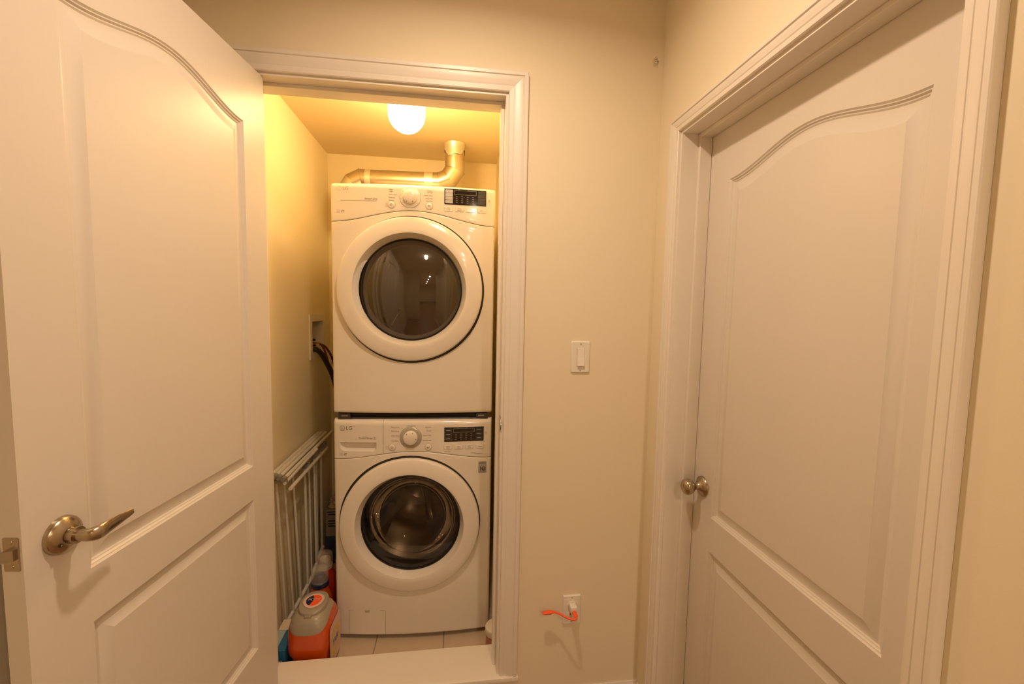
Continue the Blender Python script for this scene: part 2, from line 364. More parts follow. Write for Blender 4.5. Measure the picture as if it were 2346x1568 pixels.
# latch plate with bolt on the free edge
f = MB(); f.prism(rrect(-.030, HZ-.0285, -.0045, HZ+.0285, .002), LWD, LWD+.0012, lambda v: (v[1], v[0], v[2])); lp = mk('latch_plate', f, NICKEL, dl, smooth=False, label='nickel latch plate on the door edge')
f = MB(); f.prism([(-.024, 0), (-.010, 0), (-.010, .004), (-.024, .012)], HZ-.009, HZ+.009, lambda v: (LWD+.0012+v[2], v[0], v[1])); mk('latch_bolt', f, STEEL, lp, smooth=False)
for dz in (-.021, .021):
    f = MB(); f.lathe([(0, .0022), (.0028, .0018), (.0034, .001)], (LWD, -.0172, HZ+dz), 'X', 14); mk('screw', f, NICKEL, lp)
for hz in (.19, 1.02, 1.86):
    f = MB(); f.tube([(.0, -.0395, hz-.045), (.0, -.0395, hz+.045)], .0055, 14); f.box((-.0015, -.036, hz-.044), (0, -.004, hz+.044)); mk('hinge', f, NICKEL, dl)
# right door, closed
RWD = .7865
dr = thing('door_2', 'white two panel arched door, closed, in the right wall with round knob', 'door', (XR+REC, Y0R+.0055, .008), pi/2, kind='structure')
door_leaf(dr, RWD, ZTR-.004-.003-.008, .112, (.916-.008, 1.981-.008), (.305-.008, .803-.008))
KX, KZ = RWD-.0605, .999-.008
f = MB(); f.lathe([(.011, .026), (.013, .018), (.020, .013), (.0275, .009), (.0325, .005), (.0335, 0)], (KX, 0, KZ), 'Y', 40)
kn = mk('door_knob', f, NICKEL, dr, angle=50, label='round antique nickel knob on a round rose')
f = MB(); f.lathe([(.0115, .024), (.011, .030), (.0135, .034), (.0195, .0385), (.0238, .045), (.0262, .053), (.0255, .060), (.0225, .0655), (.0165, .070), (.0105, .072), (.0095, .0712), (0, .0712)], (KX, 0, KZ), 'Y', 40); mk('knob', f, NICKEL, kn, angle=60)
# strike plate in the closet jamb
f = MB(); f.prism(rrect(-.0, 1.130, .028, 1.187, .002), 0, .0012, lambda v: (-.0046-v[1], v[0]+.004, v[2]))
f.prism([(-.000, 1.134)]+[(-.017*sin(pi*t), 1.134+.048*t) for t in [i/14 for i in range(1, 14)]]+[(-.000, 1.182)], 0, .0014, lambda v: (-.0046-v[1]+.001*(0 if v[0] > -.001 else 1), v[0]+.0045, v[2]))
tag(mk('strike_plate', f, NICKEL, smooth=False), 'nickel strike plate with curved lip on the closet jamb', 'strike plate')

# ================================================================== laundry machines
BW = .343
def bow(u): return -.022*(1-min(1, (u/BW)**2))
MX, MY, MTH = -.3456, .3852, -.0446
def rnd(d, r): return 0 if d >= r else r-sqrt(max(0, r*r-(r-d)**2))
def seamz(u, ze, amp): return ze+amp*(.5+.5*cos(pi*min(1, abs(u)/BW)))
def panel_grid(zlo, zhi, rl, rh, rs, nz=26, hole=None, u0=-BW, u1=BW, rs0=None, rs1=None, ub=(), zb=None):
    """bowed panel between curves zlo(u), zhi(u); rounded edges; returns MB"""
    us = []
    rs0 = rs if rs0 is None else rs0; rs1 = rs if rs1 is None else rs1
    def cl(n): return [0, .06, .14, .26, .42, .65, 1] if n else []
    L = [u0+rs0*t for t in (0, .05, .14, .3, .5, .75, 1)]; Rr = [u1-rs1*t for t in (1, .75, .5, .3, .14, .05, 0)]
    n = max(6, int((u1-u0)/.016)); mid = [L[-1]+(Rr[0]-L[-1])*i/n for i in range(1, n)]
    if ub: mid = sorted([m for m in mid if all(abs(m-b_) > .003 for b_ in ub)]+list(ub))
    us = L+mid+Rr; f = MB(); vs = []; rows = 0
    K = [0, .05, .14, .3, .5, .75, 1]
    for u in us:
        a, b = zlo(u), zhi(u); col = [a+rl*t for t in K]+[a+rl+(b-rh-a-rl)*i/nz for i in range(1, nz)]+[b-rh*t for t in K[::-1]]
        if zb: col = [a+rl*t for t in K]+[a+rl+(zb[0]-a-rl)*i/4 for i in range(1, 4)]+[zb[0]+(zb[1]-zb[0])*i/6 for i in range(7)]+[zb[1]+(b-rh-zb[1])*i/nz for i in range(1, nz)]+[b-rh*t for t in K[::-1]]
        rows = len(col)
        for z in col:
            y = bow(u)+max(rnd(u-u0, rs0), rnd(u1-u, rs1))+rnd(z-a, rl)+rnd(b-z, rh)
            vs.append((u, y, z))
    n = len(us); fs = []
    for i in range(n-1):
        for j in range(rows-1):
            q = (i*rows+j, (i+1)*rows+j, (i+1)*rows+j+1, i*rows+j+1)
            if hole:
                c = [sum(vs[k][m] for k in q)/4 for m in (0, 2)]
                if (c[0]-hole[0])**2+(c[1]-hole[1])**2 < hole[2]**2: continue
            fs.append(q)
    # return flange
    def ret(idx):
        m = len(vs)
        for k in idx: vs.append((vs[k][0], .035, vs[k][2]))
        for t in range(len(idx)-1): fs.append((idx[t], idx[t+1], m+t+1, m+t))
    ret([i*rows for i in range(n)]); ret([i*rows+rows-1 for i in range(n)]); ret(list(range(rows))); ret([(n-1)*rows+j for j in range(rows)])
    f.add(vs, fs); return f
def onbow(items, off=.0006):
    """items: (verts2d, faces) placed at (u,z) -> mesh on the bowed front"""
    f = MB()
    for vs, fs in items: f.add([(x, bow(x)-off, z) for x, z in vs], fs)
    return f
def txt(body, size, u, z, align='LEFT'):
    vs, fs = text_mesh(body, size, align); return ([(v.x+u, v.y+z) for v in vs], fs)
def quad(u0, z0, u1, z1):
    n = max(1, int(abs(u1-u0)/.02)); vs = []; fs = []
    for i in range(n+1): u = u0+(u1-u0)*i/n; vs += [(u, z0), (u, z1)]
    for i in range(n): fs.append((2*i, 2*i+2, 2*i+3, 2*i+1))
    return (vs, fs)
def ringq(u, z, r0, r1, n=24, a0=0, a1=2*pi, sz=1):
    vs = []; fs = []
    for i in range(n+1):
        a = a0+(a1-a0)*i/n; vs += [(u+r0*cos(a), z+r0*sin(a)*sz), (u+r1*cos(a), z+r1*sin(a)*sz)]
    for i in range(n): fs.append((2*i, 2*i+1, 2*i+3, 2*i+2))
    return (vs, fs)
def slab(out, off, thick, base=0, r=.0):
    """prism following the bow: outline (u,z); front at off in front of the panel"""
    f = MB(); n = len(out)
    cu = sum(p[0] for p in out)/n
    k = .0009; cz = sum(p[1] for p in out)/n
    ring0 = [(x, bow(x)-base+.001, z) for x, z in out]
    ring1 = [(x, bow(x)-off+k, z) for x, z in out]
    ring2 = [(x+(-k if x > cu else k), bow(x)-off, z+(-k if z > cz else k)) for x, z in out]
    f.add(ring0+ring1+ring2, [(i, (i+1) % n, (i+1) % n+n, i+n) for i in range(n)]+[(i+n, (i+1) % n+n, (i+1) % n+2*n, i+2*n) for i in range(n)]+[tuple(range(2*n, 3*n))])
    return f

def machine(kind, z0, H, doorz, se, samp, label):
    """local frame: x across, y back, z up from z0"""
    dry = kind == 'dryer'
    t = thing(kind if dry else 'washing_machine', label, 'dryer' if dry else 'washer', (MX, MY, z0), MTH)
    DC = -.011
    # cabinet, open at the front
    f = MB(); a = BW-.003; d = .74; zt = H-.006
    vs = [(-a, .012, .012), (a, .012, .012), (a, .012, zt), (-a, .012, zt), (-a, d, .012), (a, d, .012), (a, d, zt), (-a, d, zt)]
    f.add(vs, [(0, 4, 7, 3), (1, 2, 6, 5), (2, 3, 7, 6), (0, 1, 5, 4), (4, 5, 6, 7)])
    mk('cabinet', f, WHITE, t, smooth=False)
    f = panel_grid(lambda u: .002, lambda u: seamz(u, se, samp)-.0008, .012, .005, .014, hole=(DC, doorz, .262))
    mk('front_panel', f, WHITE, t, angle=40)
    ztop = lambda u: H-.0
    zl = lambda u: seamz(u, se, samp)+.0008
    sp = -.1285
    if dry:
        cp = mk('control_panel', panel_grid(zl, ztop, .004, .022, .014, 10), WHITE2, t, angle=40)
    else:
        cp = mk('control_panel', panel_grid(zl, ztop, .004, .022, .0015, 10, u0=sp+.0007, rs1=.014, rs0=.0015), WHITE2, t, angle=40)
        DR = (-.3155, .843, -.157, .905)   # pocket (u0,z0,u1,z1) relative below
    # dark seam line behind
    # door ------------------------------------------------------
    f = MB(); R0 = .3035
    prof = [(R0-.004, .002), (R0, -.004), (R0, -.028), (R0-.0015, -.034), (R0-.006, -.0385), (R0-.014, -.0415), (.275, -.0445), (.252, -.0470), (.238, -.0482), (.2350, -.0475), (.2335, -.0445), (.2150, .000), (.213, .004)]
    f.lathe([(r, h) for r, h in prof], (DC, 0, doorz), 'Y', 96)
    dn = mk('door', f, WHITE2, t, angle=24, label='round white porthole door ring')
    # flush dark ring standing in for the shade in the gap round the door
    f = MB(); gx, gz = (.0022, -.0024) if dry else (-.0016, .0030)
    f.lathe([(R0-.004, -.0195), (R0+.0062, -.0195), (R0+.0062, .004)], (DC+gx, 0, doorz+gz), 'Y', 96)
    for i, v in enumerate(f.v):
        u, y, z = v
        f.v[i] = (u, bow(u)-.0010 if y < 0 else y, z)
    mk('door_gap', f, DARKGAP, t)
    # hinge cover or grip pocket
    if dry:
        R = .49; rg = .214
        pr = [(rg*i/14, -(sqrt(R*R-(rg*i/14)**2)-sqrt(R*R-rg*rg))-.004) for i in range(15)]
        f = MB(); f.lathe(pr[1:], (DC, 0, doorz), 'Y', 96)
        n0 = len(f.v); f.add([(DC, pr[0][1], doorz)]+f.v[:96], [(0, 1+i, 1+(i+1) % 96) for i in range(96)])
        mk('door_glass', f, GLASSD, dn, angle=60, label='dark convex glass')
        f = MB(); f.lathe([(.2170, .002), (.2170, -.0075), (.2135, -.008), (.212, -.004)], (DC, 0, doorz), 'Y', 96); mk('glass_rim', f, BLACK, dn)
        # inner ring seen in the glass
        f = MB()
        a0, a1 = radians(146), radians(212)
        N = 26; vs = []; fs = []
        for i in range(N+1):
            a = a0+(a1-a0)*i/N; k = max(0, sin(pi*i/N))**.45
            r1 = .2160+.0180*k; y1 = .004-(r1-.213)*(.044/.019)-.0006
            for s_ in (0, .25, .5, .75, 1):
                r = .2160+.0180*k*s_; ya = -.0085-.012*k
                vs.append((DC+r*cos(a), (ya*(1-s_)+y1*s_) if k > .02 else y1-.001, doorz+r*sin(a)))
        for i in range(N):
            for s_ in range(4): fs.append((i*5+s_, (i+1)*5+s_, (i+1)*5+s_+1, i*5+s_+1))
        f.add(vs, fs); mk('grip_recess', f, P('white_plastic_recess', (.78, .77, .74), .2, coat=.5), dn, angle=60)
    else:
        # tinted outer pane, glass bowl, gasket and drum
        rg = .214; R = 1.1
        pr = [(max(.0005, rg*i/10), -(sqrt(R*R-(rg*i/10)**2)-sqrt(R*R-rg*rg))-.006) for i in range(11)]
        f = MB(); f.lathe(pr, (DC, 0, doorz), 'Y', 96); mk('door_glass', f, GLASSW, dn, angle=60, label='tinted door glass')
        f = MB(); f.lathe([(.2175, .002), (.2175, -.010), (.2135, -.011), (.2115, -.006)], (DC, 0, doorz), 'Y', 96); mk('glass_rim', f, BLACK, dn)
        f = MB(); f.lathe([(.212, .008), (.203, .012), (.190, .018), (.182, .030), (.176, .055), (.166, .085), (.145, .108), (.11, .124), (.06, .133), (.0005, .136)], (DC, 0, doorz), 'Y', 72); mk('glass_bowl', f, GLASSB, dn, angle=60)
        f = MB(); f.lathe([(.262, .006), (.240, .018), (.226, .022), (.221, .034), (.226, .048), (.218, .060), (.212, .07), (.218, .082), (.27, .088)], (DC, 0, doorz), 'Y', 72); mk('gasket', f, GASKET, t, angle=60)
        f = MB(); f.lathe([(.222, .090), (.224, .086), (.262, .094), (.268, .104), (.268, .50), (.258, .515), (.13, .53), (.12, .52), (.0005, .515)], (DC, 0, doorz), 'Y', 72); dm = mk('drum', f, DRUM, t, angle=40)
        for k in range(3):
            a = radians(100+120*k); f = MB(); c_, s_ = cos(a), sin(a)
            pts = [Vector((DC+c_*.262, .13, doorz+s_*.262)), Vector((DC+c_*.232, .16, doorz+s_*.232)), Vector((DC+c_*.222, .3, doorz+s_*.222)), Vector((DC+c_*.232, .46, doorz+s_*.232)), Vector((DC+c_*.262, .49, doorz+s_*.262))]
            f.tube(pts, [.02, .03, .03, .03, .02], 12, flat=(c_, 0, s_)); mk('drum_paddle', f, GREYP, dm, angle=60)
        # spoke embossing on the drum's back
        f = MB()
        for k in range(3):
            a = radians(40+120*k); f.tube([(DC+cos(a)*r, .512, doorz+sin(a)*r) for r in (.02, .12, .24)], [.03, .022, .03], 10, flat=(0, 1, 0))
        mk('drum_spoke', f, DRUM, dm, angle=60)
        # grip recess at the right of the ring
        f = MB(); N = 22; vs = []; fs = []
        for i in range(N+1):
            a = radians(-22)+radians(40)*i/N; k = max(0, sin(pi*i/N))**.5
            for s_ in (0, .5, 1):
                r = .217+.016*k*s_; cone = .004-(r-.213)*(.044/.019); vs.append((DC+r*cos(a), cone-.0014, doorz+r*sin(a)))
        for i in range(N):
            for s_ in range(2): fs.append((i*3+s_, (i+1)*3+s_, (i+1)*3+s_+1, i*3+s_+1))
        f.add(vs, fs); mk('grip_recess', f, WHITE2, dn, angle=60)
    # dial --------------------------------------------------------
    kz = H-(.0545 if dry else .076); ds_ = .93 if dry else 1; ku = -.0125 if dry else -.0095
    yb = bow(ku)
    f = MB(); f.lathe([(q_*ds_, h_) for q_, h_ in [(.0465, .002), (.0465, -.0022), (.0445, -.0036), (.031, -.0040), (.0305, -.002)]], (ku, yb, kz), 'Y', 56); dial = mk('dial', f, SILV if not dry else WHITE2, t, angle=40, label='round programme dial')
    f = MB(); f.lathe([(q_*ds_, h_) for q_, h_ in [(.0315, -.002), (.0315, -.011), (.030, -.0165), (.0265, -.019), (.012, -.0205), (.0005, -.021)]], (ku, yb, kz), 'Y', 48); mk('dial_knob', f, WHITE2, dial, angle=40)
    f = MB(); f.lathe([(q_*ds_, h_) for q_, h_ in [(.0475, .0005), (.0475, -.0012), (.0465, -.0012)]], (ku, yb, kz), 'Y', 56); mk('dial_rim', f, SILV, dial)
    for k in range(11):
        a = radians(-40+26*k); f = MB(); f.lathe([(.0005, -.0045), (.0011, -.0045), (.0011, -.002)], (ku+.0385*cos(a), yb, kz+.0385*sin(a)), 'Y', 8); mk('dial_mark', f, PRINT if dry else STEEL, dial)
    for a in ((-60, -120) if dry else (-10, 65, 130)):
        a = radians(a); f = MB(); f.lathe([(.0005, -.0195), (.0022, -.0195), (.0022, -.015)], (ku+.0245*cos(a), yb, kz+.0245*sin(a)), 'Y', 10); mk('dial_dot', f, PRINT, dial)
    # display -----------------------------------------------------
    if dry: du0, du1, dz0, dz1 = .1285, .3045, H-.077, H-.012-.0
    else: du0, du1, dz0, dz1 = .1345, .3075, H-.0975, H-.0335
    out = rrect(du0, dz0, du1, dz1, .002, 2)
    # fine outline so that it follows the bow
    f = MB(); N = 12; vs = []; fs = []
    for i in range(N+1):
        u = du0+(du1-du0)*i/N; vs += [(u, bow(u)+.001, dz0), (u, bow(u)-.0012, dz0), (u, bow(u)-.0012, dz1), (u, bow(u)+.001, dz1)]
    for i in range(N):
        for j in range(3): fs.append((i*4+j, (i+1)*4+j, (i+1)*4+j+1, i*4+j+1))
    fs += [(0, 1, 2, 3), (N*4, N*4+3, N*4+2, N*4+1)]
    f.add(vs, fs); ds = mk('display', f, DISP, t, smooth=False, label='black display panel')
    w = du1-du0; hgt = dz1-dz0
    kk = [(du0+.0035, du0+.2*w), (du1-.2*w, du1-.0035)]
    nk = 4 if dry else 3
    for (a, b) in kk:
        for j in range(nk):
            z1 = dz1-.004-(hgt-.008)*j/nk; z_ = dz1-.004-(hgt-.008)*(j+1)/nk+.0012
            f = onbow([quad(a, z_, b, z1)], .0017); f.m = [0]*len(f.f)
            mk('display_key', f, SILV if dry and a < du0+.01 else KEYS, ds)
            if not dry:
                mk('key_mark', onbow([quad(a+.005, (z_+z1)/2-.0008, a+.022, (z_+z1)/2+.0008)], .002), PRINTW, ds)
    it = []
    a, b, c_, d_ = du0+.23*w, dz1-.28*hgt-.003, du0+.76*w, dz1-.006
    c0, c1 = dz1-.36*hgt, dz1-.1*hgt
    for q in (quad(a, c0, c_, c0+.0009), quad(a, c1, c_, c1+.0009), quad(a, c0, a+.0009, c1), quad(c_-.0009, c0, c_, c1)): it.append(q)
    mk('readout_frame', onbow(it, .0019), PRINTL, ds)
    it = []
    for i in range(4):
        for j in range(4):
            uu = du0+.27*w+.13*w*i; zz = dz1-.48*hgt-.125*hgt*j; it.append(quad(uu, zz-.0007, uu+.0075, zz+.0007))
    it += [txt('HRS', .0035, du0+.33*w, dz1-.045*hgt), txt('MIN', .0035, du0+.55*w, dz1-.045*hgt)]
    mk('display_print', onbow(it, .0019), PRINTL, ds)
    # buttons -----------------------------------------------------
    bz = H-(.096 if dry else .123)
    names = [('Dry', 'Level'), ('Temp.', 'Control'), ('Time', 'Dry'), ('Select', '')] if dry else [('Wash', 'Temp'), ('Spin', 'Speed'), ('Soil', 'Level'), ('Select', '')]
    bu0 = .146 if dry else .151; st = .0465 if dry else .0468
    it = []
    for i in range(4):
        u = bu0+st*i
        f = slab(rrect(u-.0175, bz-.0095, u+.0175, bz+.0095, .003, 3), .002, 0); mk('option_button', f, WHITE2, t, angle=30)
        f = onbow([([(x, z) for x, z in q], fs) for q, fs in [rr_outline(u, bz, .0182, .0102, .0007)]], .0004); mk('button_outline', f, PRINTL, t)
        f1, f2 = names[i]
        if f2: it += [txt(f1, .0062, u, bz+.0035, 'CENTER'), txt(f2, .0062, u, bz-.0035, 'CENTER')]
        else: it.append(txt(f1, .0062, u, bz, 'CENTER'))
    m2 = onbow(it, .0026); mk('button_lettering', m2, PRINT, t)
    pz = H-(.088 if dry else .120)
    for nm, u in (('power_button', -.0895), ('start_button', .066)):
        f = MB(); f.lathe([(.0145, .001), (.0145, -.0012), (.0135, -.0022), (.0125, -.0016), (.0115, -.0035), (.009, -.0044), (.0005, -.0046)], (u, bow(u), pz), 'Y', 32); bt = mk(nm, f, WHITE2, t, angle=35)
        if nm[0] == 'p': f = onbow([ringq(u, pz, .0034, .0046, 20, radians(125), radians(415)), quad(u-.0006, pz, u+.0006, pz+.0055)], .0052)
        else: f = onbow([([(u-.005, pz+.0035), (u-.005, pz-.0035), (u-.0005, pz)], [(0, 1, 2)]), quad(u+.001, pz-.0035, u+.0022, pz+.0035), quad(u+.0034, pz-.0035, u+.0046, pz+.0035)], .0052)
        mk('button_symbol', f, PRINT, bt)
        f = onbow([ringq(u, pz, .0145, .0158, 32)], .0008); mk('button_ring', f, PRINTL, bt)
    # lettering ---------------------------------------------------
    lz = H-(.026 if dry else .0375)
    it = [ringq(-.303, lz, .0098, .0112, 28), ringq(-.303, lz, .0052, .0064, 16, radians(180), radians(360)), quad(-.3036, lz-.004, -.3024, lz+.004), ringq(-.3075, lz+.003, .0002, .0013, 8), txt('LG', .0225, -.288, lz)]
    if dry: it = [txt('LG', .0195, -.290, lz), ringq(-.305, lz, .0085, .0093, 24)]
    mk('logo_lettering', onbow(it, .0008), PRINT if not dry else PRINTL, t)
    if dry:
        it = [quad(-.300, H-.0755, -.150, H-.0745), txt('Sensor Dry', .0115, -.147, H-.066, 'RIGHT')]
        L = [('Bulky/', .026), ('Large', .033), ('Perm. Press', .047), ('Delicates', .059), ('Towels', .0705)]
        R_ = [('Cotton/', .026), ('Normal', .033), ('Heavy Duty', .045), ('Small Load', .0565), ('Time Dry', .068)]
        lu, ru = -.100, .080
    else:
        it = [txt('Inverter', .0055, -.217, H-.0735), txt('Direct Drive', .0115, -.233, H-.080), txt('10', .0095, -.170, H-.078), quad(-.172, H-.0845, -.158, H-.0838)]
        L = [('Perm. Press', .031), ('Bulky/Large', .048), ('Heavy Duty', .0685), ('Tub Clean', .091)]
        R_ = [('Delicates', .031), ('Towels', .047), ('Speed Wash', .067), ('Downloaded', .0895)]
        lu, ru = -.0925, .0785
        it += [txt('Cotton/Normal', .0062, ku, kz+.0515, 'CENTER'), txt('6 Motion', .006, .262, H-.151, 'CENTER'), txt('TrueBalance', .0075, .304, H-.1565, 'RIGHT'), txt('Tub Clean', .006, .150, H-.142, 'CENTER')]
    for s_, d_ in L: it.append(txt(s_, .0070, lu, H-d_))
    for s_, d_ in R_: it.append(txt(s_, .0070, ru, H-d_, 'RIGHT'))
    if dry: it += [ringq(.316, H-.053, .003, .004, 12), quad(.3125, H-.061, .3195, H-.0603)]
    else: it += [ringq(.3165, H-.062, .003, .004, 12), quad(.313, H-.070, .320, H-.0693)]
    mk('panel_lettering', onbow(it, .0008), PRINT, t)
    # remote diagnosis mark
    mz = H-(.1185 if dry else .1525)
    it = [ringq(-.290, mz, .0035, .0058, 14, radians(20), radians(190), .75), ringq(-.293, mz-.001, .0035, .0058, 14, radians(200), radians(370), .75)]
    for q in range(3): it.append(quad(-.316, mz-.005+.0045*q, -.302, mz-.0042+.0045*q))
    mk('diagnosis_mark', onbow(it, .0008), PRINT, t)
    it = [ringq(-.111, pz+.002, .0025, .0035, 12), quad(-.117, pz-.008, -.106, pz-.0072), quad(-.115, pz-.005, -.108, pz-.0043)]
    mk('control_lock_mark', onbow(it, .0008), PRINTL, t)
    return t, H, cp
def rr_outline(u, z, hx, hz, w):
    A_ = rrect(u-hx, z-hz, u+hx, z+hz, .003, 3); B_ = rrect(u-hx+w, z-hz+w, u+hx-w, z+hz-w, .0024, 3)
    n = len(A_); return (A_+B_, [(i, (i+1) % n, (i+1) % n+n, i+n) for i in range(n)])

WZ, WH = .093, .991
wt, _, wcp = machine('washer', WZ, WH, .614-WZ, .908-WZ, .036, 'white front loading washing machine under the dryer, with round tinted glass door')
DZ, DH = WZ+WH+.027, .975
dt, _, _ = machine('dryer', DZ, DH, 1.6475-DZ, 1.926-DZ, .051, 'white clothes dryer stacked on top, with round dark glass door')
# washer only parts: detergent drawer with grip pocket, filter hatch, sticker, feet
zl = lambda u: seamz(u, .908-WZ, .036)+.0008
pu0, pu1, pz0, pz1 = -.3155, -.157, WH-.139, WH-.099
f = panel_grid(zl, lambda u: WH, .004, .022, .014, 14, u1=-.1285-.0007, rs0=.014, rs1=.0015, ub=(pu0, pu1), zb=(pz0, pz1))
keep = []
for fc in f.f:
    cu_ = sum(f.v[i][0] for i in fc)/len(fc); cz_ = sum(f.v[i][2] for i in fc)/len(fc)
    if pu0 < cu_ < pu1 and pz0 < cz_ < pz1 and all(f.v[i][1] < .03 for i in fc): continue
    keep.append(fc)
f.f = keep; f.m = [0]*len(keep)
rl_, rr_ = .026, .015
for cx_, sg, r_ in ((pu0, 1, rl_), (pu1, -1, rr_)):      # rounded lower corners
    ar = [(cx_+sg*(r_-r_*cos(q)), pz0+r_-r_*sin(q)) for q in [pi/2*i/8 for i in range(9)]]
    vs = [(cx_, bow(cx_), pz0)]+[(x, bow(x), z) for x, z in ar]; f.add(vs, [(0, i+1, i+2) for i in range(8)])
dd = mk('detergent_drawer', f, WHITE2, wt, angle=40)
def pocket_out(k, y, kt=0):
    a = [(pu0+k, pz1-kt)]+[(pu0+(pu1-pu0)*i/8, pz1-kt) for i in range(1, 8)]+[(pu1-k, pz1-kt)]
    a += [(pu1-rr_+(rr_-k)*cos(q), pz0+rr_-(rr_-k)*sin(q)) for q in [pi/2*i/8 for i in range(9)]]
    a += [(pu1-rr_+(pu0+rl_-pu1+rr_)*i/8, pz0+k) for i in range(1, 8)]
    a += [(pu0+rl_-(rl_-k)*sin(q), pz0+rl_-(rl_-k)*cos(q)) for q in [pi/2*i/8 for i in range(9)]]
    return [(x, bow(x)+y, z) for x, z in a]
rg_ = [pocket_out(0, 0), pocket_out(.0008, .002), pocket_out(.006, .012, .0005), pocket_out(.0125, .023, .001)]
n = len(rg_[0]); f = MB(); f.add([p for r_ in rg_ for p in r_], [(j*n+i, j*n+(i+1) % n, (j+1)*n+(i+1) % n, (j+1)*n+i) for j in range(3) for i in range(n)]+[tuple(range(3*n, 4*n))])
mk('grip_pocket', f, WHITE2, dd, angle=40)
hz0_, hz1_ = .104-WZ, .213-WZ+.003
f = onbow([rr_outline(-.2015, (hz0_+hz1_)/2, .0815, (hz1_-hz0_)/2, .0012)], .0005); mk('hatch_seam', f, PRINTL, wt)
f = slab(rrect(-.2820, hz0_+.0015, -.1210, hz1_-.0015, .003, 3), .0012, 0)
N = 10; f = MB(); vs = []; fs = []
for i in range(N+1):
    u = -.2815+.160*i/N; vs += [(u, bow(u)-.0010, hz0_+.0015), (u, bow(u)-.0010, hz1_-.0015)]
for i in range(N): fs.append((2*i, 2*i+2, 2*i+3, 2*i+1))
f.add(vs, fs); fh = mk('filter_hatch', f, WHITE, wt)
f = MB(); f.rbox((-.2105, bow(-.2)-.0035, hz1_-.007), (-.1905, bow(-.2)+.001, hz1_+.002), .0015, 2); mk('hatch_latch', f, GREYP, fh)
su0, su1, sz0, sz1 = .2865, .3215, .839-WZ, .890-WZ
mk('warranty_sticker', onbow([quad(su0, sz0, su1, sz1)], .0007), GREYP, wt, label='grey sticker with the number 10')
it = [quad(su0, sz0, su1, sz0+.0008), quad(su0, sz1-.0008, su1, sz1), quad(su0, sz0, su0+.0008, sz1), quad(su1-.0008, sz0, su1, sz1), txt('1', .027, su0+.0015, sz0+.0185), ringq(su0+.0225, sz0+.019, .0058, .0092, 24), txt('YEAR', .0055, su0+.0225, sz0+.019, 'CENTER'), txt('INVERTER MOTOR', .0040, (su0+su1)/2, sz1-.0095, 'CENTER'), txt('WARRANTY', .0046, (su0+su1)/2, sz1-.0045, 'CENTER'), quad(su0+.003, sz0+.005, su1-.003, sz0+.006)]
mk('sticker_lettering', onbow(it, .0011), BLACK, wt)
for sx in (-.28, .28):
    for sy in (.08, .68):
        f = MB(); f.lathe([(.0005, 0), (.018, 0), (.02, .003), (.02, .01), (.008, .012), (.008, .032)], (sx, sy, CF-WZ), 'Z', 20); mk('foot', f, BLACK, wt)
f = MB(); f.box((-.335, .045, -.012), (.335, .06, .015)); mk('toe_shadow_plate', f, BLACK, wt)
# stacking kit between the machines (part of the washer top): dark recess and steel brackets
f = MB(); f.box((-.318, .024, WH-.004), (.318, .70, WH+.0265)); mk('stacking_frame', f, BLACK, wt)
for s_ in (-1, 1):
    f = MB(); x0_, x1_ = sorted((s_*.322, s_*.272)); f.rbox((x0_, .004, WH+.001), (x1_, .05, WH+.025), .002, 1); br = mk('stacking_bracket', f, KEYS, wt)
    x0_, x1_ = sorted((s_*.309, s_*.282)); f = MB(); f.rbox((x0_, .0025, WH+.0115), (x1_, .005, WH+.0165), .0008, 1); mk('bracket_slot', f, STEEL, br)
f = MB()
pts = [(-.325, -.003, WH+.0025), (-.27, -.007, WH+.0025), (-.26, -.010, WH+.0045), (.235, -.010, WH+.0045), (.25, -.007, WH+.0025), (.325, -.003, WH+.0025)]
f.tube([(x, bow(x)*.6+.012, z) for x, y, z in pts], .003, 8); mk('front_lip', f, KEYS, wt)

# ================================================================== exhaust duct
t = thing('exhaust_duct', 'shiny metal dryer duct running behind the dryer top and up into the ceiling', 'duct', (-.18, 1.02, DZ+DH))
ox, oy, oz = -.18, 1.02, DZ+DH
def Lc(x, y, z): return (x-ox, y-oy, z-oz)
HZc = 2.275; rD = .054
f = MB(); f.tube([Lc(-.66, 1.03, HZc), Lc(-.30, 1.02, HZc+.002)], rD, 36, cap=False); f.tube([Lc(-.60, 1.03, HZc), Lc(-.595, 1.03, HZc)], rD+.0012, 36, cap=False); mk('straight_pipe', f, FOIL, t)
f = MB(); f.tube([Lc(-.665, 1.03, HZc), Lc(-.635, 1.03, HZc)], rD+.0015, 36, cap=False); mk('foil_tape', f, TAPE, t); f = MB(); f.tube([Lc(-.345, 1.02, HZc+.002), Lc(-.30, 1.02, HZc+.002)], rD+.0015, 36, cap=False); mk('foil_tape', f, TAPE, t)
# gored elbow to the vertical
def gore(a, b, ta, tb, r):
    """pipe segment with mitred ends; ta, tb = cutting plane normals"""
    a, b, ta, tb = Vector(a), Vector(b), Vector(ta).normalized(), Vector(tb).normalized(); d = (b-a).normalized(); n_ = Vector((0, 1, 0)); bb = d.cross(n_).normalized()
    f = MB(); vs = []; N = 40
    for c, pn in ((a, ta), (b, tb)):
        for i in range(N):
            q = 2*pi*i/N; off = n_*cos(q)*r+bb*sin(q)*r; s_ = -off.dot(pn)/d.dot(pn); vs.append(c+off+d*s_)
    f.add(vs, [(i, (i+1) % N, (i+1) % N+N, i+N) for i in range(N)]); return f
C0 = Vector(Lc(-.30, 1.02, HZc+.002)); C1 = Vector(Lc(-.265, 1.02, HZc+.002)); C2 = Vector(Lc(-.212, 1.02, HZc+.024)); C3 = Vector(Lc(-.178, 1.02, HZc+.075)); C4 = Vector(Lc(-.178, 1.02, HZc+.12))
dd_ = [(C1-C0).normalized(), (C2-C1).normalized(), (C3-C2).normalized(), (C4-C3).normalized()]
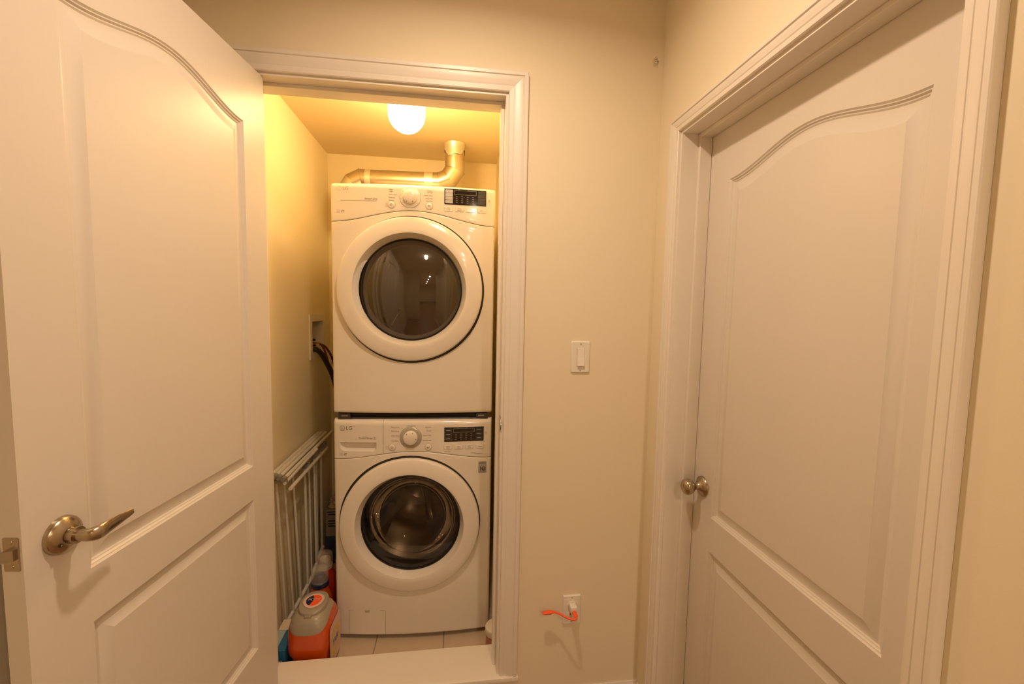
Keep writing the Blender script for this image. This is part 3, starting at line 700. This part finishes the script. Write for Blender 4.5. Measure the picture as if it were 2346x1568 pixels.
pn = [dd_[0], dd_[0]+dd_[1], dd_[1]+dd_[2], dd_[2]+dd_[3], dd_[3]]
cs = [C0, C1, C2, C3, C4]
for i in range(4):
    g = gore(cs[i], cs[i+1], pn[i], pn[i+1], rD+.001+.0006*(i % 2)); mk('elbow_gore', g, FOIL, t, angle=30)
E0 = [Vector(Lc(*p)) for p in ((-.655, 1.03, HZc), (-.690, 1.03, HZc), (-.735, 1.03, HZc-.024), (-.762, 1.03, HZc-.070), (-.762, 1.03, HZc-.135))]
ed = [(E0[i+1]-E0[i]).normalized() for i in range(4)]; en = [ed[0], ed[0]+ed[1], ed[1]+ed[2], ed[2]+ed[3], ed[3]]
for i in range(4): mk('end_elbow_gore', gore(E0[i], E0[i+1], en[i], en[i+1], rD+.001+.0006*(i % 2)), FOIL, t, angle=30)
for (p_, q_) in list(zip(cs[1:4], pn[1:4]))+list(zip(E0[1:4], en[1:4])):
    q_ = q_.normalized(); mk('seam_ring', gore(p_-q_*.0012, p_+q_*.0012, q_, q_, rD+.0042), FOIL, t, angle=30)
f = MB(); f.tube([C4, Lc(-.178, 1.02, CZ-.001)], rD-.001, 40, cap=False); mk('riser_pipe', f, FOIL, t)
# ragged foil tape round the top of the riser
f = MB(); N = 48; vs = []; fs = []
for i in range(N):
    a = 2*pi*i/N; lo_ = .058+.018*sin(2*a-1.3)+.007*sin(5*a)+random.uniform(-.003, .003); r = rD+.002+random.uniform(0, .0015)
    for z, rr_ in ((CZ-.0008, r+.003+.003*abs(sin(2.5*a))), (CZ-.012, r+.0012), (CZ-lo_*.6, r+random.uniform(0, .001)), (CZ-lo_, r+.0006)): vs.append(Lc(-.178+rr_*cos(a), 1.02+rr_*sin(a), z))
for i in range(N):
    for j in range(3): k = (i+1) % N; fs.append((i*4+j, k*4+j, k*4+j+1, i*4+j+1))
f.add(vs, fs); mk('ceiling_tape', f, TAPE, t, angle=60, label='ragged silver tape around the pipe at the ceiling')

# ================================================================== globe lamp on the closet ceiling
GY = .365
t = thing('ceiling_lamp', 'glowing white globe lamp on the closet ceiling', 'lamp', (-.3735, GY, CZ))
f = MB(); f.lathe([(.0005, 0), (.062, 0), (.062, -.012), (.055, -.020), (.05, -.022)], (0, 0, -.0004), 'Z', 40); mk('lamp_base', f, TRIM, t)
f = MB(); pr = []
RG = .0745; cz_ = 2.3645-CZ
pr = [(.0005, -.0225), (.060, -.0225), (.0655, -.028), (.071, -.045), (.0742, -.07)]+[(.0745, cz_+.03)]
for i in range(21):
    a = pi/2+(pi/2)*i/20; pr.append((max(.0005, RG*sin(a)), cz_+RG*cos(a)))
f.lathe(pr, (0, 0, 0), 'Z', 48); mk('globe', f, GLOBE, t, angle=60, label='lit opal glass globe')

# recessed lamps of the hall
for i, (x, y, p, r) in enumerate(POTS):
    t = thing('recessed_lamp', ['bright round lamp in the hall ceiling just in front of the closet', 'round ceiling lamp behind the camera, first of the receding row', 'round ceiling lamp, second of the receding row', 'round ceiling lamp, third of the receding row', 'round ceiling lamp at the far end of the receding row', 'round ceiling lamp over the open room beside the row', 'round ceiling lamp in the far corner of the open room'][i], 'lamp', (x, y, CEIL), group='recessed lamps in the hall ceiling')
    f = MB(); f.lathe([(r+.018, -.001), (r+.018, -.006), (r+.004, -.007), (r, -.002)], (0, 0, 0), 'Z', 32); mk('lamp_trim', f, TRIM, t)
    f = MB(); f.lathe([(.0005, -.0015), (r, -.0015)], (0, 0, 0), 'Z', 32); mk('bulb', f, POTM, t)
    ld = bpy.data.lights.new('lamp_light', 'AREA'); ld.shape = 'DISK'; ld.size = 2*r*.75; ld.energy = p; ld.color = HALL_RGB; ld.spread = radians(165)
    lo_ = bpy.data.objects.new('lamp_light', ld); COL.objects.link(lo_); lo_.parent = t; lo_.location = (0, 0, -.009)
    if i == 0:
        l2 = bpy.data.lights.new('lamp_light', 'POINT'); l2.energy = 1.6; l2.color = HALL_RGB; l2.shadow_soft_size = .05; q = bpy.data.objects.new('lamp_light', l2); COL.objects.link(q); q.parent = t; q.location = (0, 0, -.075)  # extra point light added below the first lamp to brighten the wall tops

# ================================================================== laundry outlet box and hoses
t = thing('laundry_outlet_box', 'white recessed laundry outlet box with open frame in closet left wall', 'outlet box', (CL, 1.05, HB[2]))
oyb = 1.05; ozb = HB[2]
f = MB()
Y_ = [HB[0]-oyb, hy0-oyb, hy1-oyb, HB[1]-oyb]; Z_ = [0, hz0-ozb, hz1-ozb, HB[3]-ozb]
for (a, b, c, d) in ((Y_[0], Y_[1], Z_[0], Z_[3]), (Y_[2], Y_[3], Z_[0], Z_[3]), (Y_[1], Y_[2], Z_[0], Z_[1]), (Y_[1], Y_[2], Z_[2], Z_[3])): f.box((.0003, a, c), (.007, b, d))
mk('frame', f, PLASTIC, t, smooth=False)
f = MB(); a, b, c, d = hy0-oyb+.001, hy1-oyb-.001, hz0-ozb+.001, hz1-ozb-.001; x = -.085
f.add([(0, a, c), (0, b, c), (0, b, d), (0, a, d), (x, a, c), (x, b, c), (x, b, d), (x, a, d)], [(0, 1, 5, 4), (1, 2, 6, 5), (2, 3, 7, 6), (3, 0, 4, 7), (4, 5, 6, 7)]); mk('recess', f, PLASTIC, t, smooth=False)
for k, yy in enumerate((-.055, .01)):
    f = MB(); f.tube([(-.03, yy, .055), (-.03, yy, .087)], .010, 14); f.tube([(-.03, yy, .076), (.012, yy, .078)], .009, 14); vb = mk('valve', f, BRASS, t, angle=40)
    f = MB(); f.rbox((-.045, yy-.012, .094), (-.012, yy+.012, .106), .003, 2); f.tube([(-.03, yy, .08), (-.03, yy, .096)], .005, 10); mk('valve_handle', f, BLACK, vb)
def W_(*p): return p
f = MB(); f.tube(bez((CL-.03, .972, 1.331), (CL+.04, .978, 1.352), (-.905, 1.03, 1.28), (-.885, 1.10, 1.19), 18)+bez((-.885, 1.10, 1.19), (-.87, 1.16, 1.11), (-.86, 1.2, .9), (-.80, 1.22, .55), 14)[1:], .0145, 16)
tag(mk('drain_hose', f, P('black_hose_rubber', (.022, .016, .010), .35)), 'thick black drain hose drooping from the outlet box behind the dryer', 'hose')
f = MB(); f.tube(bez((CL+.013, .998, 1.355), (CL+.05, 1.01, 1.359), (-.90, 1.06, 1.34), (-.888, 1.12, 1.28), 16)+bez((-.888, 1.12, 1.28), (-.875, 1.18, 1.2), (-.86, 1.22, .95), (-.80, 1.24, .6), 12)[1:], .0065, 12)
h1 = mk('supply_hose', f, P('brown_hose_rubber', (.10, .035, .015), .4)); tag(h1, 'thin brown water hose screwed to brass valve above the black hose', 'hose')
f = MB(); f.tube([(CL+.010, .997, 1.355), (CL+.028, 1.0, 1.3565)], .0095, 6); mk('coupling', f, BRASS, h1, angle=20)
f = MB(); f.tube(bez((CL+.013, 1.06, 1.355), (CL+.04, 1.07, 1.33), (-.91, 1.10, 1.27), (-.895, 1.14, 1.18), 14)+bez((-.895, 1.14, 1.18), (-.88, 1.2, 1.1), (-.88, 1.25, .9), (-.82, 1.25, .6), 12)[1:], .006, 12)
tag(mk('supply_hose', f, P('red_hose_rubber', (.25, .03, .02), .4)), 'thin reddish water hose running just behind the thick black hose', 'hose')

# ================================================================== folded drying rack
RX0, RY0 = -.905, .36
t = thing('drying_rack', 'folded white drying rack leaning upright against the closet left wall', 'drying rack', (RX0, RY0, CF))
def K(x, y, z): return (x-RX0, y-RY0, z-CF)
def bar(name, a, b, r, mat=RACKW, rb=None, n=12):
    f = MB(); f.tube([K(*a), K(*b)], r if rb is None else [(r, rb)]*2, n, flat=(0, 0, 1) if rb else None); return mk(name, f, mat, t, angle=40)
# top rails: the folded wings
for dx, dz, y0, y1 in ((-.924, .862, .352, .965), (-.909, .858, .348, .985), (-.893, .853, .344, 1.00), (-.875, .846, .340, 1.03), (-.871, .828, .345, .73), (-.868, .808, .346, .90)):
    if dz == .846: bar('top_rail', (dx, y0, dz), (dx+.010, y1, dz+.006), .0082)
    elif dz == .828: bar('wing_rail', (dx, y0, dz), (dx+.012, y1, dz+.018), .0075)
    elif dz == .808: bar('wing_rail', (dx+.012, y0+.02, dz-.012), (dx+.012, y1, dz-.012), .0082)
    else: bar('top_rail', (dx, y0, dz), (dx, y1, dz), .0082)
for dx, dz in ((-.924, .862), (-.909, .858), (-.893, .853), (-.875, .846)):
    f = MB(); f.tube([K(dx, .338, dz), K(dx, .362, dz)], .0098, 12); mk('end_cap', f, RACKP, t)
f = MB(); f.rbox(K(-.93, .347, .825), K(-.862, .362, .842), .004, 2); mk('hinge_block', f, RACKP, t)
# rods
for (x, y0, z0, y1, z1, r) in ((-.915, .375, .83, .445, .125, .0052), (-.905, .43, .82, .51, .115, .0052), (-.893, .50, .81, .575, .11, .0052), (-.885, .63, .79, .645, .105, .0062), (-.888, .70, .79, .715, .10, .0045), (-.885, .77, .79, .78, .10, .0058), (-.893, .83, .79, .83, .10, .0045), (-.885, .885, .79, .875, .10, .0062), (-.93, .60, .82, .66, .11, .0045)):
    bar('rod', (x, y0, z0), (x, y1, z1), r)
for (y, z) in ((.63, .785), (.77, .785), (.885, .785), (.90, .81)):
    f = MB(); f.rbox(K(-.896, y-.012, z), K(-.862, y+.012, z+.022), .004, 2); mk('joint', f, RACKP, t)
bar('base_rail', (-.905, .40, .112), (-.895, .95, .118), .008)
bar('base_rail', (-.925, .42, .112), (-.925, .95, .118), .0075)
bar('cross_brace', (-.92, .44, .125), (-.875, .70, .20), .009, RACKW)
bar('cross_brace', (-.90, .62, .12), (-.875, .86, .26), .009, RACKW)
for y in (.42, .93):
    for x in (-.93, -.87):
        f = MB(); f.rbox(K(x-.010, y-.018, CF+.0005), K(x+.010, y+.018, CF+.046), .005, 2); mk('foot', f, RACKP, t)

# ================================================================== detergents and cartons on the closet floor
def superel(cx, cy, hx, hy, e, n=48):
    return [(cx+hx*abs(cos(a))**(2/e)*(1 if cos(a) >= 0 else -1), cy+hy*abs(sin(a))**(2/e)*(1 if sin(a) >= 0 else -1)) for a in [2*pi*i/n for i in range(n)]]
# orange pod tub
TUX, TUY = -.738, .262
t = thing('detergent_tub', 'big orange laundry pod tub with champagne lid beside the washer front', 'tub', (TUX, TUY, CF), radians(-2))
def loft(rings, cap0=True, cap1=True):
    f = MB(); n = len(rings[0]); vs = [p for r in rings for p in r]
    fs = [(j*n+i, j*n+(i+1) % n, (j+1)*n+(i+1) % n, (j+1)*n+i) for j in range(len(rings)-1) for i in range(n)]
    if cap0: fs.append(tuple(range(n))[::-1])
    if cap1: fs.append(tuple((len(rings)-1)*n+i for i in range(n)))
    f.add(vs, fs); return f
TB = ((0, .066, .083, 4.5, .006), (.004, .071, .088, 4.5, .006), (.085, .071, .088, 4.5, .006), (.100, .073, .089, 4.5, .005), (.115, .080, .090, 4.5, 0), (.135, .0835, .091, 4.5, 0), (.185, .084, .091, 4, 0), (.208, .0825, .0895, 3.6, 0), (.226, .079, .086, 3.2, 0), (.242, .072, .080, 2.9, 0), (.254, .062, .071, 2.6, 0), (.261, .050, .060, 2.4, 0), (.264, .030, .040, 2.2, 0))
rings = []; NT = 128
for j in range(len(TB)-1):
    m_ = 1 if j < 5 else 7
    for q in range(m_):
        w_ = q/m_; z, hx, hy, e, cx = [TB[j][c]*(1-w_)+TB[j+1][c]*w_ for c in range(5)]
        rings.append([(x, y, z) for x, y in superel(cx, 0, hx, hy, e, NT)])
rings.append([(x, y, TB[-1][0]) for x, y in superel(0, 0, .030, .040, 2.2, NT)])
mk('tub_body', loft(rings), ORANGE, t, angle=50)
zr_ = [r_[0][2] for r_ in rings]
def body_at(i, z):
    for j in range(len(rings)-1):
        if zr_[j] <= z <= zr_[j+1]+1e-9 and zr_[j+1] > zr_[j]:
            w_ = (z-zr_[j])/(zr_[j+1]-zr_[j]); p_, q_ = rings[j][i], rings[j+1][i]
            return p_[0]*(1-w_)+q_[0]*w_, p_[1]*(1-w_)+q_[1]*w_
    return rings[-1][i][0], rings[-1][i][1]
f = MB(); vs = []; NR = 14
for i in range(NT):
    th_ = 2*pi*i/NT; zb_ = .244-.042*max(0, -sin(th_))**1.4
    for k in range(NR+1):
        z = zb_+(.2625-zb_)*(k/NR); x, y = body_at(i, z); g_ = 1.002 if k == 0 else 1.014; vs.append((x*g_, y*g_, z+(.0002 if k == 0 else .0012)))
f.add(vs, [(i*(NR+1)+k, ((i+1) % NT)*(NR+1)+k, ((i+1) % NT)*(NR+1)+k+1, i*(NR+1)+k+1) for i in range(NT) for k in range(NR)])
mk('lid_collar', f, BEIGEL, t, angle=60)
rings = []
for z, k in ((.262, 1), (.276, 1), (.2815, .97), (.2835, .92)): rings.append([(x, y+.004, z-.012*max(0, -y/.07)) for x, y in superel(0, 0, .0545*k, .0655*k, 2.3)])
lid = mk('lid', loft(rings, False), BEIGEL, t, angle=35, label='champagne plastic lid')
f = MB(); f.rbox((-.014, -.068, .252), (.014, -.0575, .266), .002, 2); mk('lid_tab', f, BEIGEL, lid)
def disc(rx, ry, z, n=40, a0=0, a1=2*pi, cy=.006):
    f = MB(); vs = [(0, cy, z-.012*max(0, -cy/.07))]
    for i in range(n+1): a = a0+(a1-a0)*i/n; y = cy+ry*sin(a); vs.append((rx*cos(a), y, z-.012*max(0, -y/.07)))
    f.add(vs, [(0, i+1, i+2) for i in range(n)]); return f
mk('lid_sticker', disc(.0405, .0405, .2842), PINKL, lid, label='pale round sticker')
mk('sticker_print', disc(.030, .030, .2845), ORANGEL, lid)
mk('sticker_print', disc(.030, .030, .2848, 20, radians(110), radians(250)), NAVY, lid)
vs, fs = text_mesh('PODS', .018, 'CENTER'); f = MB(); f.add([(v.x, v.y+.007, .2851) for v in vs], fs); mk('sticker_lettering', f, PRINTW, lid)
# side label with oval target, facing the washer side
f = MB(); f.prism(rrect(-.066, .03, .07, .205, .02), .0842, .0848, lambda v: (v[1], v[0], v[2])); lb = mk('side_label', f, PINKL, t, smooth=False, label='pale side label with yellow oval')
f = MB()
for r0, r1 in ((.050, .058), (.038, .045)):
    vs, fs = ringq(0, .115, r0, r1, 32); f.add([(.0852, x, z) for x, z in vs], fs)
mk('label_ring', f, YELLOW, lb)
vs, fs = text_mesh('Tide', .04, 'CENTER'); f = MB(); f.add([(.0856, v.x, v.y+.115) for v in vs], fs); mk('label_lettering', f, BLUEP, lb)

# liquid detergent bottle with blue collar and clear cap
t = thing('detergent_bottle', 'orange detergent bottle with navy collar and clear cap behind the orange tub', 'bottle', (-.776, .475, CF))
rings = []
for z, hx, hy, e in ((0, .050, .036, 3.5), (.004, .054, .040, 3.5), (.12, .054, .040, 3.5), (.155, .050, .040, 3), (.185, .040, .040, 2.2), (.20, .037, .037, 2), (.212, .0365, .0365, 2)):
    rings.append([(x, y, z) for x, y in superel(0, 0, hx, hy, e)])
mk('bottle_body', loft(rings), ORANGE, t, angle=50)
f = MB(); f.lathe([(.0365, .212), (.0385, .215), (.0385, .232), (.036, .236), (.026, .240), (.024, .262), (.018, .268), (.0005, .269)], (0, 0, 0), 'Z', 36); mk('collar', f, NAVY, t, angle=40, label='navy collar')
f = MB(); f.lathe([(.0372, .236), (.0365, .285), (.034, .298), (.028, .303), (.0005, .304)], (0, 0, 0), 'Z', 36); mk('clear_cap', f, CLEARC, t, angle=50, label='clear plastic cap')
# second bottle: white cap
t = thing('detergent_bottle', 'red detergent bottle with white spout in clear cap, behind the navy collared bottle', 'bottle', (-.792, .61, CF))
rings = []
for z, hx, hy, e in ((0, .048, .036, 3.5), (.004, .052, .040, 3.5), (.14, .052, .040, 3.5), (.18, .046, .038, 3), (.205, .036, .036, 2), (.215, .034, .034, 2)):
    rings.append([(x, y, z) for x, y in superel(0, 0, hx, hy, e)])
mk('bottle_body', loft(rings), RED, t, angle=50)
f = MB(); f.lathe([(.034, .215), (.035, .232), (.031, .236), (.0265, .250), (.027, .258), (.024, .264), (.010, .266), (.008, .262), (.0005, .262)], (0, 0, 0), 'Z', 32); mk('spout', f, P('cream_spout', (.70, .62, .48), .35), t, angle=40, label='cream spout')
f = MB(); f.lathe([(.0365, .235), (.036, .275), (.034, .287), (.028, .292), (.0005, .293)], (0, 0, 0), 'Z', 32); mk('clear_cap', f, CLEARC, t, angle=50)
# third bottle, plain red, against the washer
t = thing('softener_bottle', 'plain red bottle squeezed between the clear caps and the washer side', 'bottle', (-.728, .70, CF))
rings = []
for z, hx, hy, e in ((0, .030, .055, 3.5), (.005, .034, .060, 3.5), (.20, .034, .060, 3), (.255, .030, .050, 2.6), (.285, .02, .03, 2), (.30, .0165, .0165, 2)):
    rings.append([(x, y, z) for x, y in superel(0, 0, hx, hy, e)])
mk('bottle_body', loft(rings), RED, t, angle=50)
f = MB(); f.lathe([(.0165, .30), (.02, .302), (.0195, .33), (.017, .333), (.0005, .333)], (0, 0, 0), 'Z', 28); mk('screw_cap', f, RED, t)

# cartons
def carton(name, label, loc, rz, dims, mat, cat='box'):
    t = thing(name, label, cat, loc, rz); w, d, h = dims
    f = MB(); f.rbox((-w/2, -d/2, 0), (w/2, d/2, h), .0015, 1); mk('carton_body', f, mat, t, angle=30)
    return t
t = carton('storage_box', 'navy box at the bottom of the stack behind the bottles', (-.800, 1.085, CF), 0, (.20, .18, .165), NAVYC)
t = carton('appliance_carton', 'grey brown printed carton standing on the navy box', (-.800, 1.085, CF+.1655), 0, (.195, .175, .155), BROWNC)
f = MB()
for z0, z1, x0, x1 in ((.142, .148, -.09, .09), (.127, .133, -.085, .09), (.088, .095, -.085, .0), (.073, .080, -.085, -.02), (.058, .065, -.085, -.02)): f.box((x0, -.0882, z0), (x1, -.0875, z1))
mk('printed_lines', f, BLACK, t, smooth=False)
# crumpled bag on top
f = MB(); bm = bmesh.new(); bmesh.ops.create_icosphere(bm, subdivisions=4, radius=1)
from mathutils import noise
for v in bm.verts:
    d = 1+.35*noise.noise(v.co*2.1)+.18*noise.noise(v.co*5+Vector((3, 1, 2))); v.co = Vector((v.co.x*.085*d, v.co.y*.07*d, max(-.02, v.co.z*.045*d)+.0205))
f.add([v.co.copy() for v in bm.verts], [tuple(v.index for v in q.verts) for q in bm.faces]); bm.free()
o = mk('crumpled_bag', f, CLOTH, angle=60); o.location = (-.80, 1.07, CF+.1655+.1555); tag(o, 'crumpled cream plastic bag lying on the printed carton', 'bag')
# blue carton at the left, leaning, and cream carton behind it
t = thing('blue_carton', 'bright blue carton at the closet left wall beside the orange tub', 'box', (-.865, .232, CF))
f = MB(); f.rbox((-.045, -.06, 0), (.045, .055, .150), .002, 1); cb = mk('carton_body', f, BLUEBOX, t, angle=30)
f = MB(); f.box((-.044, -.052, .1502), (.012, .050, .1508)); mk('top_panel', f, PALEBLUE, cb, smooth=False, label='pale blue top panel')
f = MB(); f.box((-.044, -.052, .1509), (.005, -.020, .1512)); mk('top_print', f, CREAMC, cb, smooth=False)
it = MB()
for k in range(4): it.box((.018, -.0606, .02+.024*k), (.034, -.0600, .035+.024*k))
mk('front_print', it, PALEBLUE, cb, smooth=False)
t = carton('cream_carton', 'cream carton half hidden between blue carton and orange tub', (-.858, .335, CF), 0, (.075, .07, .135), CREAMC)
f = MB(); f.box((.0378, -.03, .02), (.0382, .03, .10)); mk('printed_side', f, RED, t, smooth=False)

# white lidded tub at the right jamb
t = thing('stain_remover_tub', 'round tub with white lid and pink body behind the right jamb', 'tub', (.022, .262, CF))
f = MB(); f.lathe([(.0005, 0), (.044, 0), (.046, .003), (.046, .085), (.0455, .088)], (0, 0, 0), 'Z', 40); mk('tub_body', f, P('pink_tub', (.55, .22, .18), .4), t, angle=40)
f = MB(); f.lathe([(.0485, .084), (.049, .086), (.049, .108), (.0475, .112), (.044, .114), (.0005, .1145)], (0, 0, 0), 'Z', 40); mk('lid', f, P('white_lid', (.76, .70, .60), .35), t, angle=40, label='white screw lid')

# ================================================================== switch, outlet, charger, night light, wall anchor
def plate(name, label, x, z, cat):
    t = thing(name, label, cat, (x, 0, z))
    f = MB(); w, h = .035, .0572
    o0 = rrect(-w, -h, w, h, .004, 4); o1 = rrect(-w+.003, -h+.003, w-.003, h-.003, .003, 4); n = len(o0)
    f.add([(a, -.0003, b) for a, b in o0]+[(a, -.0028, b) for a, b in o0]+[(a, -.0062, b) for a, b in o1], [(i, (i+1) % n, (i+1) % n+n, i+n) for i in range(n)]+[(i+n, (i+1) % n+n, (i+1) % n+2*n, i+2*n) for i in range(n)]+[tuple(range(2*n, 3*n))])
    mk('wall_plate', f, PLASTIC, t, angle=25)
    for dz in (-.048, .048):
        f = MB(); f.lathe([(.0005, -.0072), (.0024, -.0070), (.0032, -.0060)], (0, 0, dz), 'Y', 14); sc = mk('screw', f, GREYP, t)
    return t
t = plate('light_switch', 'white rocker light switch between closet casing and corner', .2834, 1.4054, 'switch')
f = MB(); f.prism([(-.0064, -.033), (-.0064, .033), (-.0075, .032), (-.0095, 0), (-.014, -.0315), (-.013, -.033)], -.0128, .0128, lambda v: (v[1], v[0], v[2])); mk('rocker', f, PLASTIC, t, smooth=False)
for s_ in (-1, 1):
    f = MB(); f.box((s_*.0139-.0004, -.0066, -.034), (s_*.0139+.0004, -.0060, .034)); mk('rocker_gap', f, GREYP, t, smooth=False)
t = plate('power_outlet', 'white power outlet low on the wall with a charger plugged in', .2801, .4373, 'outlet')
for dz in (-.0195, .0195):
    f = MB(); f.lathe([(.0172, -.0058), (.0172, -.0075), (.0165, -.0082), (.0005, -.0082)], (0, 0, dz), 'Y', 28, sy=.82)
    rc = mk('receptacle', f, PLASTIC, t, angle=30)
    for dx in (-.0063, .0063):
        f = MB(); f.box((dx-.001, -.0085, dz-.001), (dx+.001, -.0080, dz+.007)); mk('slot', f, BLACK, rc, smooth=False)
t = thing('phone_charger', 'small white cube charger plugged into the outlet', 'charger', (.2795, -.0088, .4555))
f = MB(); f.rbox((-.0125, -.028, -.0125), (.0125, 0, .0125), .0025, 3); mk('charger_body', f, PLASTIC, t, angle=40)
f = MB(); f.box((-.0065, -.0284, -.0062), (.0065, -.0276, -.0012)); mk('usb_port', f, GREYP, t, smooth=False)
ly = -.0385
t = thing('usb_night_light', 'orange flexible USB light sticking out of the white charger', 'light', (.2795, ly, .4515))
f = MB(); f.tube([(0, .0, 0), (0, -.004, 0), (.0, -.022, -.0005), (0, -.026, -.001)], [(.0085, .0040), (.0092, .0052), (.0088, .0050), (.005, .0040)], 20, flat=(1, 0, 0)); mk('plug', f, ORANGEL, t, angle=50)
f = MB(); f.tube(bez((0, -.022, -.001), (.003, -.036, -.003), (-.006, -.036, -.006), (-.026, -.026, -.004), 14)+bez((-.026, -.026, -.004), (-.048, -.015, -.002), (-.056, -.004, .007), (-.080, -.002, .0085), 14)[1:], .0038, 12); mk('flexible_stem', f, ORANGEL, t, angle=60)
f = MB(); f.tube([(-.076, -.002, .0080), (-.082, -.002, .0084), (-.090, -.002, .0086), (-.112, -.002, .0080), (-.118, -.002, .0076), (-.121, -.002, .0074)], [(.0035, .0032), (.0065, .0042), (.0085, .0048), (.0085, .0048), (.0072, .0042), (.004, .0028)], 18, flat=(0, 1, 0)); hd = mk('lamp_head', f, ORANGEL, t, angle=50)
f = MB(); f.rbox((-.113, -.0085, .0022), (-.087, .0045, .0035), .0005, 1); mk('diffuser', f, PINKL, hd)
# rough patch with wall anchor near the corner
t = thing('wall_anchor', 'plastic screw anchor in a rough plaster patch high near the corner', 'wall anchor', (.5255, 0, 2.453))
f = MB(); vs = [(0, -.0022, 0)]; N = 26
for i in range(N):
    a = 2*pi*i/N; r = .0125*(1+.35*noise.noise(Vector((cos(a)*1.4, sin(a)*1.4, .3)))+.12*sin(5*a)); vs.append((r*cos(a)*.85, -.0003, r*sin(a)*1.25))
f.add(vs, [(0, i+1, (i+1) % N+1) for i in range(N)]); mk('plaster_patch', f, PUTTY, t)
f = MB(); f.lathe([(.0055, -.0015), (.0058, -.0042), (.005, -.0050), (.0028, -.0048), (.0024, -.0020), (.0005, -.0020)], (-.001, 0, 0), 'Y', 20); an = mk('anchor_flange', f, PLASTIC, t, angle=40)
f = MB(); f.lathe([(.0005, -.0046), (.0024, -.0046), (.0024, -.0030)], (.0048, -.0008, .0008), 'Y', 10); f.lathe([(.0005, -.0052), (.0014, -.0052), (.0014, -.0030)], (-.0042, 0, -.0002), 'Y', 10); mk('anchor_hole', f, HOLE, an)
f = MB(); f.tube([(-.006, -.002, .0095), (-.002, -.0035, .0105), (.002, -.002, .012)], .0022, 8); mk('plaster_crumb', f, PUTTY, t)
